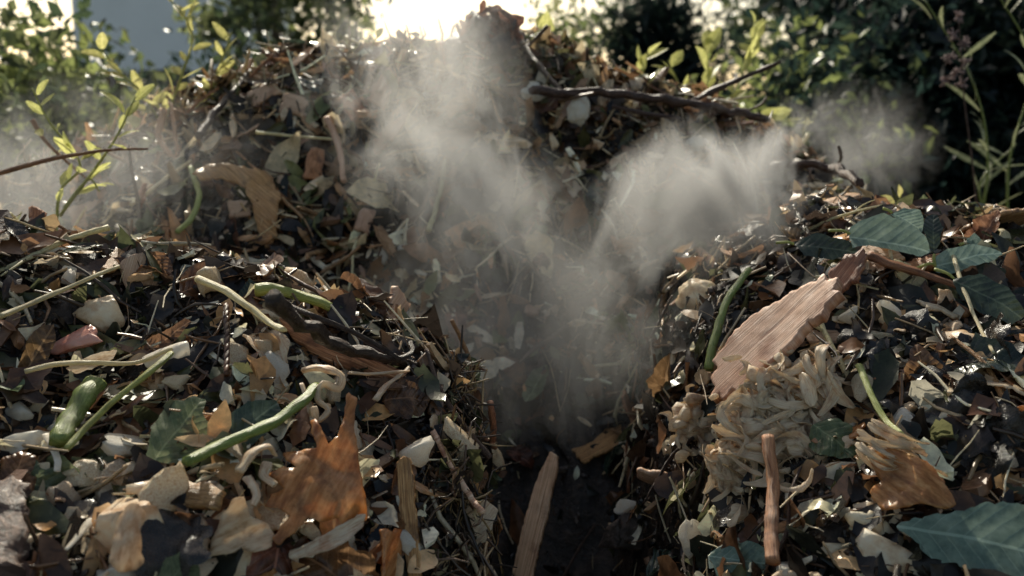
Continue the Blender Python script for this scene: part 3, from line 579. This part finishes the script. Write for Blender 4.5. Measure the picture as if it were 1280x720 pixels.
sheet("bark_piece",[(965,490),(1000,488),(1010,505),(985,520),(950,515),(925,530),(900,548),(895,538),(915,515),(940,500)],[(898,544),(1008,492)],M['woodo'],"curved brown bark strip over shredded husk","bark",mix=.65,thick=.004,wave=.01,lift=.09,ridge=.001,ragged=.004)
def ribbons(name,center,n,spread,Lr,Wr,mat,label,cat,angs,lift=.03,curv=2.,group=None,blobs=0,up=.6):
    P0,nn=site(*center); tc=(CAM-P0).normalized(); Nn=(nn*.5+tc*.5).normalized(); M3=frame(RT,Nn); g=[]
    V,F=chunkverts(Vector((n,3,0)),.3,1.5,False,3); g.append(([Vector((q.x*spread[0]*1.5,q.y*spread[1]*1.5,q.z*.012-.006)) for q in V],F,[(q.x*.4,q.y*.4) for q in V]))
    for k in range(n):
        a=math.radians(random.uniform(*angs)); L=random.uniform(*Lr); W=random.uniform(*Wr); ox=random.gauss(0,spread[0]); oy=random.gauss(0,spread[1]); oz=random.uniform(-.008,.014)
        cv=random.uniform(-1,1)*curv; cz=random.uniform(-.5,1.0)*up; Vv=[];Fv=[];Uv=[]; tw=random.uniform(-2.5,2.5); m=10
        ca,sa=math.cos(a),math.sin(a); cpw=random.uniform(.2,.9)
        for i in range(m):
            t=i/(m-1); x=L*(t-.5)*(1-.15*abs(cv)); y=cv*L*.45*(t-.5)**2*2; z=oz+cz*L*.35*(1-(2*t-1)**2)
            w_=W*(.75+.35*math.sin(math.pi*t)+.7*noise.noise(Vector((t*4,k,0)))); w_*= (.55 if i in (0,m-1) else 1)
            for j in(-1,-.4,.4,1):
                yy=y+j*w_/2*math.cos(tw*t); zz=z+j*w_/2*math.sin(tw*t)+(abs(j)**2)*w_*.5*cpw+.004*noise.noise(Vector((t*9,j*3,k)))
                Vv.append(Vector((ox+ca*x-sa*yy,oy+sa*x+ca*yy,zz))); Uv.append((t*.5+k*.37,j*.15+k*.11))
        for i in range(m-1):
            for j in range(3): q=i*4+j; Fv.append((q,q+4,q+5,q+1))
        nv=len(Vv); Vv+= [v-Vector((0,0,.0014)) for v in Vv]; Uv+=Uv
        top=list(Fv); Fv+=[tuple(q+nv for q in f[::-1]) for f in top]
        for i in range(m-1): Fv.append((i*4+4,i*4,i*4+nv,i*4+4+nv)); Fv.append((i*4+3,i*4+7,i*4+7+nv,i*4+3+nv))
        g.append((Vv,Fv,Uv))
    for k in range(blobs):
        V,F=chunkverts(Vector((k*3.1,7,0)),.4,1.6,True,2); s=random.uniform(.007,.016); o_=Vector((random.gauss(0,spread[0]),random.gauss(0,spread[1]),random.uniform(0,.014))); e=random.uniform(.4,1)
        g.append(([o_+Vector((q.x*s,q.y*s*e,q.z*s*.6)) for q in V],F,[(q.x*.3+k,q.y*.3) for q in V]))
    V,F,U=join(g); o=mkobj(name,V,F,mat,U); o.matrix_world=Matrix.Translation(P0+Nn*lift)@M3.to_4x4(); tag(o,label,cat,group); return o
ribbons("shredded_husk",(985,545),170,(.028,.034),(.02,.065),(.004,.014),M['husk'],"tangled clump of shredded pale cabbage and husk strips","vegetable husk",(0,180),.04,1.8,blobs=80)
ribbons("shredded_husk",(935,590),70,(.018,.022),(.015,.045),(.003,.010),M['husk'],"hanging fringe of torn pale husk fibres","vegetable husk",(30,150),.03,1.6,blobs=35)
ribbons("shredded_husk",(1032,500),18,(.010,.014),(.04,.075),(.009,.018),M['husk'],"broad pale husk strips fanned over bark","vegetable husk",(60,125),.055,1.2)
ribbons("shredded_husk",(880,530),34,(.018,.022),(.012,.035),(.004,.010),M['husk'],"small scattered pale husk shreds","vegetable husk",(0,180),.026,1.8,blobs=24)
sheet("vegetable_peel",[(1080,562),(1100,558),(1130,566),(1160,580),(1180,600),(1196,630),(1180,637),(1150,632),(1120,640),(1095,632),(1085,612),(1100,600),(1090,580)],[(1085,565),(1190,632)],M['amber'],"fan shaped yellow orange vegetable peel","vegetable peel",mix=.55,thick=.0015,wave=.012,lift=.05,ridge=.001,ragged=.003,tilt=(-.2,0,.2))
ribbons("shredded_husk",(1115,590),16,(.012,.010),(.04,.07),(.004,.009),M['husk'],"pale fibres around an orange peel","vegetable husk",(-50,-10),.05,1.2)
stem("twig",[(962,735),(963,690),(964,640),(958,576)],.0075,.006,M['woodo'],"reddish brown stick standing upright","twig",.07,jit=.3,knots=.2,drape=.1)
stem("vegetable_stalk",[(1072,478),(1085,510),(1105,545),(1125,568)],.0042,.0034,M['stemg'],"bright green thin stalk","vegetable stalk",.052,drape=.1)
stem("vegetable_stalk",[(885,480),(895,430),(910,390),(935,355)],.006,.005,M['stemd'],"green stalk beside a wood slab","vegetable stalk",.05,drape=.1)
stem("branch",[(1085,333),(1120,345),(1160,358),(1196,372)],.008,.005,M['woodo'],"ochre brown branch below green leaves","branch",.035)
stem("twig",[(1188,330),(1200,370),(1222,425),(1240,460)],.003,.002,M['stemc'],"thin pale curved twig","twig",.045,drape=.1)
chunk("vegetable_scrap",(881,378),34,56,80,M['cream'],"white oval seed pod shaped scrap","vegetable scrap",cut=False,rough=.2,lift=1)
chunk("vegetable_scrap",(1112,405),38,44,60,M['white'],"white cut vegetable chunk","vegetable scrap",lift=1,rough=.35)
for c,s in [((1150,420),40),((1190,400),42),((1210,450),40),((1160,470),44),((1130,510),40),((1185,505),44),((1220,500),36),((1100,470),30),((1245,540),40),((1070,440),30),((1230,580),40)]:
    a0=random.uniform(0,6); pl=[(c[0]+s*random.uniform(.6,1.1)*math.cos(a0+k*.7),c[1]+s*.8*random.uniform(.6,1.1)*math.sin(a0+k*.7)) for k in range(9)]
    sheet("leaf",pl,[pl[0],pl[4]],M['leafbk'],"crumpled wet blackened leaf matted into compost","leaf",mix=.5,thick=0,wave=.04,lift=.022,ragged=.008,group="blackened leaves on the slope",tilt=(random.uniform(-.3,.3),0,random.uniform(-.3,.3)))
chunk("vegetable_scrap",(1240,455),30,44,110,M['cream'],"tan root piece with pale end","vegetable scrap",lift=.9)
chunk("vegetable_scrap",(1270,430),34,54,100,M['cream'],"pale vegetable chunk near dark matter","vegetable scrap",lift=.9)
for c,wp,hp,a in [((1095,665),54,34,-30),((1110,700),70,50,-30),((1060,688),50,18,0),((1180,690),50,24,30),((1160,712),44,30,0),((1190,530),40,24,0),((1085,640),40,22,20),((1020,600),30,20,40),((850,500),18,26,0),((845,560),22,30,60),((1045,630),30,18,0),((905,600),22,16,0)]:
    chunk("vegetable_scrap",c,wp,hp,a,M['cream'],"pale brown-stained vegetable scrap on the slope","vegetable scrap",rough=.35,lift=.9,group="pale scraps on the slope",sub=3)
sheet("leaf",[(1120,655),(1150,645),(1190,642),(1230,630),(1290,628),(1300,700),(1290,730),(1240,725),(1200,705),(1165,700),(1150,680)],[(1120,655),(1300,690)],M['leafb'],"large grey-green leaf with pale midrib","leaf",mix=.6,thick=0,wave=.008,lift=.045,ragged=.006,curl=-.3)
sheet("leaf",[(885,690),(905,680),(935,676),(962,686),(955,715),(930,730),(900,725)],[(886,695),(962,705)],M['leafb'],"teal green leaf at the slope foot","leaf",mix=.6,thick=0,lift=.035,wave=.008)
for poly,ax,mt,tl in [([(1060,282),(1080,272),(1105,268),(1135,280),(1158,295),(1165,312),(1150,320),(1120,312),(1090,305),(1065,308)],[(1062,292),(1160,312)],'leafb',(0,0,.1)),
  ([(1168,320),(1185,310),(1215,306),(1240,308),(1256,313),(1240,326),(1210,335),(1190,340),(1172,338)],[(1168,330),(1256,313)],'leafb',(0,0,.1)),
  ([(1112,268),(1130,260),(1150,262),(1156,280),(1152,292),(1135,282)],[(1115,266),(1155,288)],'leafb',(0,-.2,0)),
  ([(1158,268),(1170,265),(1178,285),(1175,305),(1166,318),(1158,300),(1154,285)],[(1168,318),(1166,266)],'leafd',(-.2,0,0)),
  ([(1190,345),(1225,342),(1260,360),(1285,390),(1265,405),(1225,390),(1200,370)],[(1192,348),(1280,396)],'leafd',(0,0,0)),
  ([(1205,303),(1218,292),(1228,298),(1220,308)],[(1205,304),(1227,296)],'leafb',(0,0,0)),
  ([(990,300),(1020,290),(1060,300),(1075,315),(1040,325),(1005,320)],[(992,305),(1074,315)],'leafd',(0,0,0))]:
    sheet("leaf",poly,ax,M[mt],"broad waxy green leaf on the heap shoulder","leaf",mix=.7,thick=0,wave=.010,lift=.05,tilt=tl,fold=.12,curl=-.4,group="waxy leaves on the heap shoulder",stalk=M['stemg'],c=(sum(p[0] for p in poly)/len(poly),max(p[1] for p in poly)+8))
chunk("compost_clod",(795,672),86,62,10,M['stone'],"dark rounded clod at the bottom of the hollow","clod",lift=.6,rough=.5)
chunk("vegetable_scrap",(797,635),38,18,0,M['white'],"small white scrap on a dark clod","vegetable scrap",lift=2)
chunk("vegetable_scrap",(602,672),16,26,120,M['cream'],"tiny tan scrap in the dark hollow","vegetable scrap",lift=1)
stem("twig",[(700,735),(725,690),(745,660)],.003,.002,M['bark'],"thin twig in the dark hollow","twig",.02)
# ---------------- steam
def steam(name,c,dy,wpx,hpx,depth,D,label,ns=7,cov=.0,aniso=.58,lean=0,sharp=5.0):
    s=TAN/640*dy; cnt[0]+=1
    bm=bmesh.new(); bmesh.ops.create_icosphere(bm,subdivisions=3,radius=1); me=bpy.data.meshes.new(name); bm.to_mesh(me); bm.free()
    o=bpy.data.objects.new(name,me); coll.objects.link(o); o.location=at(c[0],c[1],dy); o.scale=(wpx*s/2,depth/2,hpx*s/2); o.rotation_euler=(0,math.radians(lean),0)
    m,nt=newmat("steam_volume"); L=nt.links
    tc=N(nt,"ShaderNodeTexCoord"); ln=N(nt,"ShaderNodeVectorMath",operation='LENGTH'); L.new(tc.outputs['Object'],ln.inputs[0])
    ge=N(nt,"ShaderNodeNewGeometry"); mp=N(nt,"ShaderNodeMapping"); mp.inputs['Rotation'].default_value=(0,math.radians(-lean-20),0); mp.inputs['Scale'].default_value=(1.15,1,.7); mp.inputs['Location'].default_value=(cnt[0]*.37,0,0); L.new(ge.outputs['Position'],mp.inputs[0])
    nz=N(nt,"ShaderNodeTexNoise"); nz.inputs['Scale'].default_value=ns; nz.inputs['Detail'].default_value=5; nz.inputs['Roughness'].default_value=.64; nz.inputs['Distortion'].default_value=1.4; L.new(mp.outputs[0],nz.inputs[0])
    f=mth(nt,'MULTIPLY',mth(nt,'SUBTRACT',1.0,ln.outputs['Value'],None,True),1.3,None,True)
    q=mth(nt,'MULTIPLY',mth(nt,'ADD',mth(nt,'SUBTRACT',nz.outputs[0],.53-cov),mth(nt,'MULTIPLY',f,.15)),sharp,None,True)
    dn=mth(nt,'MULTIPLY',mth(nt,'MULTIPLY',q,f),D)
    v=N(nt,"ShaderNodeVolumeScatter"); v.inputs['Color'].default_value=(1,1,1,1); v.inputs['Anisotropy'].default_value=aniso; L.new(dn,v.inputs['Density'])
    ou=N(nt,"ShaderNodeOutputMaterial"); L.new(v.outputs[0],ou.inputs['Volume']); me.materials.append(m)
    tag(o,label,"steam"); return o
steam("steam_plume",(530,110),1.8,330,430,.26,9,"bright white steam plume rising from the heap",lean=4,ns=7)
steam("steam_plume",(885,245),1.5,380,220,.2,26,"dense white puff of steam above the slope",ns=8,lean=-25,cov=.04)
steam("steam_plume",(670,400),1.4,500,400,.2,6,"soft drifting steam over the dark hollow",cov=.03,ns=8)
steam("steam_plume",(600,240),1.65,330,230,.18,14,"wispy steam curling off the back slope",lean=40,cov=.03,ns=9)
steam("steam_plume",(90,235),1.85,600,310,.35,2.4,"thin veil of steam over the leafy slope",cov=.05,ns=5)
steam("steam_plume",(1070,190),2.2,230,200,.2,7,"faint wisp of steam beyond the shoulder",cov=.01)
# ---------------- background vegetation
def foliage(name,label,cat,center,rad,n,size,pal,seed,cone=False,clumps=70):
    r=np.random.default_rng(seed); cx=np.array(center); rad=np.array(rad)
    u=r.normal(0,1,(clumps,3)); u/=np.linalg.norm(u,axis=1)[:,None]; cc=u*(r.uniform(.25,1,(clumps,1))**.45)
    if cone: hh=r.uniform(-1,1,clumps); cc[:,2]=hh; rr=(1-hh)/2+.08; cc[:,0]=u[:,0]*rr; cc[:,1]=u[:,1]*rr
    cc=cc*rad; k=r.integers(0,clumps,n); cr=.2*rad.min()+.12
    p=cc[k]+r.normal(0,1,(n,3))*cr*.55*r.uniform(.6,1.3,(clumps,1))[k]+cx
    p[:,2]=np.maximum(p[:,2],.03)
    tv=np.array([(-.5,0,0),(-.1,.24,.05),(.5,0,-.08),(-.1,-.24,.05)]) if not cone else np.array([(-.7,0,0),(0,.1,.03),(.7,0,-.1),(0,-.1,.03)])
    a=r.normal(0,1,(n,3)); a/=np.linalg.norm(a,axis=1)[:,None]; b=r.normal(0,1,(n,3))+np.array([0,0,.8]); b-=a*(a*b).sum(1)[:,None]; b/=np.linalg.norm(b,axis=1)[:,None]
    Rm=np.stack([a,np.cross(b,a),b],-1); s=r.uniform(.6,1.3,n)*size
    v=np.einsum('mij,mnj->mni',Rm,tv[None]*s[:,None,None])+p[:,None,:]
    pal=np.array(pal); c=pal[r.integers(0,len(pal),clumps)][k]*r.uniform(.6,1.4,(n,1))
    emp=bpy.data.objects.new(name,None); coll.objects.link(emp); emp.location=(center[0],center[1],0); tag(emp,label,cat)
    o=fastmesh("crown",(v.reshape(-1,3)-np.array([center[0],center[1],0])),np.arange(n*4).reshape(-1,4),M['fol'],np.repeat(c,4,0),False); o.parent=emp
    g=[]
    for i in range(5):
        q=cc[i*3%clumps]+cx-np.array([center[0],center[1],0]); b0=Vector((random.uniform(-.1,.1),random.uniform(-.1,.1),-.05)); q=Vector(q)
        g.append(tubegeo(catmull([b0,b0.lerp(q,.5)+Vector((random.uniform(-.1,.1),0,.1)),q],6),lambda t:.035*(1-.75*t)*max(rad)/1.0*.7,7,.2,1,i))
    V,F,U=join(g); mkobj("trunk",V,F,M['bark'],U,parent=emp)
    return emp
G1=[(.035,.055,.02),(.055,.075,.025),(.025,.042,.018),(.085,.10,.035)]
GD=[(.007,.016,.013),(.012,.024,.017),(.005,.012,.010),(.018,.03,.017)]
GY_=[(.2,.24,.06),(.28,.29,.09),(.12,.16,.05)]
foliage("shrub","dense leafy garden shrub with small sunlit leaves beside the heap","shrub",(-1.8,3.7,.72),(.45,.5,.66),4200,.07,G1+GY_[:1],1)
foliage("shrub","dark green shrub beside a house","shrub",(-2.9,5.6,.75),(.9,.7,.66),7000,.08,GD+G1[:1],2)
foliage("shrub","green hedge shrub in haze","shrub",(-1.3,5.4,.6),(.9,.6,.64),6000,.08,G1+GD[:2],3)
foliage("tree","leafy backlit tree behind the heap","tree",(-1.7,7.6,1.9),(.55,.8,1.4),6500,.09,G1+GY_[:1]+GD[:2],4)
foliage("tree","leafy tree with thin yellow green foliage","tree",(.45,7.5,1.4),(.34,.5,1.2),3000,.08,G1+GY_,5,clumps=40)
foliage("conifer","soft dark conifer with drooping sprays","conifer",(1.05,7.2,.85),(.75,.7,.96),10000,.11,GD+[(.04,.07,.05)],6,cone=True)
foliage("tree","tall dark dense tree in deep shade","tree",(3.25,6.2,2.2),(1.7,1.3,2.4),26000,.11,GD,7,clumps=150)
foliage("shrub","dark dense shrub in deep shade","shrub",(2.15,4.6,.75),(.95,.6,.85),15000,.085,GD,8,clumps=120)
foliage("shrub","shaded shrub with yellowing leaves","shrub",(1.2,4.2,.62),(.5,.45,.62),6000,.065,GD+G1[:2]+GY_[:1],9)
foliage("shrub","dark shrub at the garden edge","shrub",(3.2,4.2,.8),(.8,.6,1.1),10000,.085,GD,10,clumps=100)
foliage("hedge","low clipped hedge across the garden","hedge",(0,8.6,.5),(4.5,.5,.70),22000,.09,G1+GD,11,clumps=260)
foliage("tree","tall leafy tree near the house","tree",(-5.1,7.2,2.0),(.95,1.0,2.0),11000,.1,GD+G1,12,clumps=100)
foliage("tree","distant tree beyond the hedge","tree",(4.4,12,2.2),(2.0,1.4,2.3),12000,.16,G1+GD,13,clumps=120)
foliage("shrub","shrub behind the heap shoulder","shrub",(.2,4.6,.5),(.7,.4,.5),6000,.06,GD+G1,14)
# house
hx0,hx1,hy=-6.2,-3.9,14.5
emp=bpy.data.objects.new("house",None); coll.objects.link(emp); emp.location=((hx0+hx1)/2,hy,0); tag(emp,"small pale rendered house wall seen over shrubs","house")
def box(name,x0,x1,y0,y1,z0,z1,mat,parent=None,off=(0,0,0)):
    V=[(x-off[0],y-off[1],z-off[2]) for x in(x0,x1) for y in(y0,y1) for z in(z0,z1)]
    F=[(0,1,3,2),(4,6,7,5),(0,4,5,1),(2,3,7,6),(0,2,6,4),(1,5,7,3)]
    return mkobj(name,V,F,mat,parent=parent,smooth=False)
of=tuple(emp.location)
box("wall",hx0,hx1,hy,hy+4,0,3.4,M['wall'],emp,of)
V=[(hx0-.3,hy-.3,3.4),(hx1+.3,hy-.3,3.4),(hx1+.3,hy+4.3,3.4),(hx0-.3,hy+4.3,3.4),(hx0-.3,hy+2,4.8),(hx1+.3,hy+2,4.8)]
mkobj("roof",[tuple(a-b for a,b in zip(v,of)) for v in V],[(0,1,5,4),(2,3,4,5),(0,4,3),(1,2,5),(0,3,2,1)],M['roof'],parent=emp,smooth=False)
box("window",hx0+.9,hx0+1.6,hy-.03,hy+.02,1.0,1.6,M['glass'],emp,of)
# fence
emp=bpy.data.objects.new("wooden_fence",None); coll.objects.link(emp); emp.location=(-4.3,9.3,0); tag(emp,"weathered brown wooden garden fence behind shrubs","fence")
V=[];F=[]
for i in range(18):
    x=-1.9+i*.15; h=1.35+random.uniform(-.02,.02); b=len(V)
    V+=[(x+dx,dy,z) for dx in(0,.135) for dy in(0,.02) for z in(0,h)]; F+=[tuple(q+b for q in f) for f in [(0,1,3,2),(4,6,7,5),(0,4,5,1),(2,3,7,6),(0,2,6,4),(1,5,7,3)]]
mkobj("fence_boards",V,F,M['fence'],parent=emp,smooth=False)
box("fence_rail",-1.95,.85,.022,.06,.9,.99,M['fence'],emp)
# ---------------- near plants
def plant(name,label,cat,stems,leaves,r,leafmat,stemmat,lsize=.05,auto=0,lw=.35):
    base=stems[0][0]; emp=bpy.data.objects.new(name,None); coll.objects.link(emp); emp.location=base; tag(emp,label,cat)
    g=[];LG=[]
    for s in stems:
        C=catmull(s,8); g.append(tubegeo(C,lambda t:r*(1-.6*t),6,.15,1,len(g)))
        if auto:
            tot=sum((C[i+1]-C[i]).length for i in range(len(C)-1)); m=max(2,int(tot*auto))
            for k in range(m):
                i=int(len(C)*(.2+.8*k/m)); i=min(i,len(C)-2); T=(C[i+1]-C[i]).normalized(); sd=Vector((random.uniform(-1,1),random.uniform(-1,1),random.uniform(-.3,.5)))
                leaves=leaves+[(C[i],(T*.5+sd).normalized(),lsize*random.uniform(.6,1.2))]
    V,F,U=join(g); mkobj("plant_stem",[v-base for v in V],F,stemmat,U,parent=emp)
    for (p,dv,sz) in leaves:
        nn=Vector((random.uniform(-.5,.5),random.uniform(-1,0.2),random.uniform(.2,1))); M3=frame(dv,nn)
        poly=[(0,.01),(.2,lw*.35),(.45,lw*.5),(.75,lw*.33),(1,0),(.75,-lw*.33),(.45,-lw*.5),(.2,-lw*.35),(0,-.01)]
        Vv,Ff,Uu=sheetgeo(poly,1,0,0,0,0,.09,random.random()*9,.0,random.uniform(-.5,.2),.25)
        LG.append(([p-base+M3@(Vector(v)*sz) for v in Vv],Ff,Uu))
    V,F,U=join(LG); mkobj("plant_leaves",V,F,leafmat,U,parent=emp)
    return emp
A=lambda px,py,d=2.35: at(px,py,d)
plant("sapling","leafy sapling with yellow green leaves beside the heap","plant",[[A(215,220,2.2),A(210,150,2.2),A(225,100,2.2),A(240,40,2.2),A(205,-10,2.2)],[A(215,180,2.2),A(180,120,2.2),A(150,90,2.2),A(125,60,2.2)],[A(215,200,2.2),A(250,150,2.2),A(272,90,2.2),A(290,40,2.2)]],[],.004,M['leafy'],M['stemg'],.062,46)
plant("sapling","thin stemmed plant with pale backlit leaves","plant",[[A(70,300,1.75),A(75,240,1.75),A(100,205,1.75),A(60,150,1.75),A(40,110,1.75)],[A(80,260,1.75),A(110,225,1.75),A(125,240,1.75)],[A(70,300,1.75),A(30,290,1.75),A(0,295,1.75)],[A(75,270,1.75),A(140,180,1.75),A(170,120,1.75)]],[],.003,M['leafy'],M['stemg'],.052,36)
plant("sapling","leggy shrub shoot with reddish stem","plant",[[A(-20,222,1.7),A(60,200,1.7),A(130,188,1.7),A(185,186,1.7)],[A(40,150,1.8),A(60,180,1.8),A(110,225,1.8)]],[],.005,M['leafy'],M['woodo'],.04,16)
plant("weed","backlit broad leaved weed growing at the heap crest","plant",[[A(860,150,2.5),A(850,110,2.5),A(835,75,2.5)],[A(900,150,2.5),A(920,110,2.5),A(940,60,2.5),A(945,30,2.5)],[A(870,150,2.5),A(885,100,2.5),A(880,50,2.5)],[A(940,160,2.5),A(960,150,2.5),A(1010,155,2.5)],[A(700,110,2.5),A(690,60,2.5),A(670,30,2.5)],[A(790,130,2.5),A(800,90,2.5),A(815,60,2.5)]],[],.003,M['leafy'],M['stemg'],.07,42,.5)
plant("weed","small weed with pointed yellow leaves","plant",[[A(1000,185,2.25),A(1005,165,2.25),A(1010,150,2.25)],[A(1110,275,1.85),A(1122,255,1.85),A(1128,240,1.85)]],[],.002,M['leafy'],M['stemg'],.045,60,.45)
plant("weed","thin bare sprigs rising from the heap crest","plant",[[A(400,110,2.3),A(405,70,2.3),A(425,30,2.3)],[A(470,90,2.3),A(465,60,2.3),A(480,35,2.3)],[A(330,120,2.3),A(345,80,2.3),A(338,50,2.3)],[A(760,130,2.4),A(765,95,2.4),A(750,70,2.4)]],[],.0025,M['leafy'],M['stemg'],.035,30,.4)
plant("weed","tall dark weed with long narrow leaves","plant",[[A(1220,310,2.6),A(1235,200,2.6),A(1215,100,2.6),A(1150,-10,2.6)],[A(1260,310,2.6),A(1262,200,2.6),A(1290,80,2.6),A(1240,-20,2.6)],[A(1240,290,2.6),A(1225,230,2.6),A(1270,180,2.6)]],[],.004,M['leafg'],M['stemd'],.13,22,.12)
st=[A(1225,300,2.5),A(1215,200,2.5),A(1205,120,2.5),A(1198,20,2.5)]
emp=bpy.data.objects.new("dried_flower",None); coll.objects.link(emp); emp.location=st[0]; tag(emp,"tall dried weed with pinkish fluffy seed clusters","plant")
g=tubegeo(catmull(st,8),lambda t:.003*(1-.5*t),6); mkobj("plant_stem",[v-st[0] for v in g[0]],g[1],M['bark'],g[2],parent=emp)
G=[]
for px,py in [(1198,22),(1192,45),(1205,55),(1186,72),(1208,78),(1195,90),(1202,105),(1183,100)]:
    c0=A(px,py,2.5)
    for k in range(26):
        dv=Vector((random.gauss(0,1),random.gauss(0,1),random.gauss(0,1))).normalized()*random.uniform(.008,.022)
        G.append(tubegeo([c0,c0+dv*.6,c0+dv],lambda t:.0010+.0007*t,4,.1))
V,F,U=join(G); M['flower']=surf('dried_flower',[(.2,.14,.13),(.3,.22,.2),(.4,.31,.29)],20,rough=.8,transl=.3); mkobj("seed_cluster",[v-st[0] for v in V],F,M['flower'],U,parent=emp)
print("done",len(bpy.data.objects))
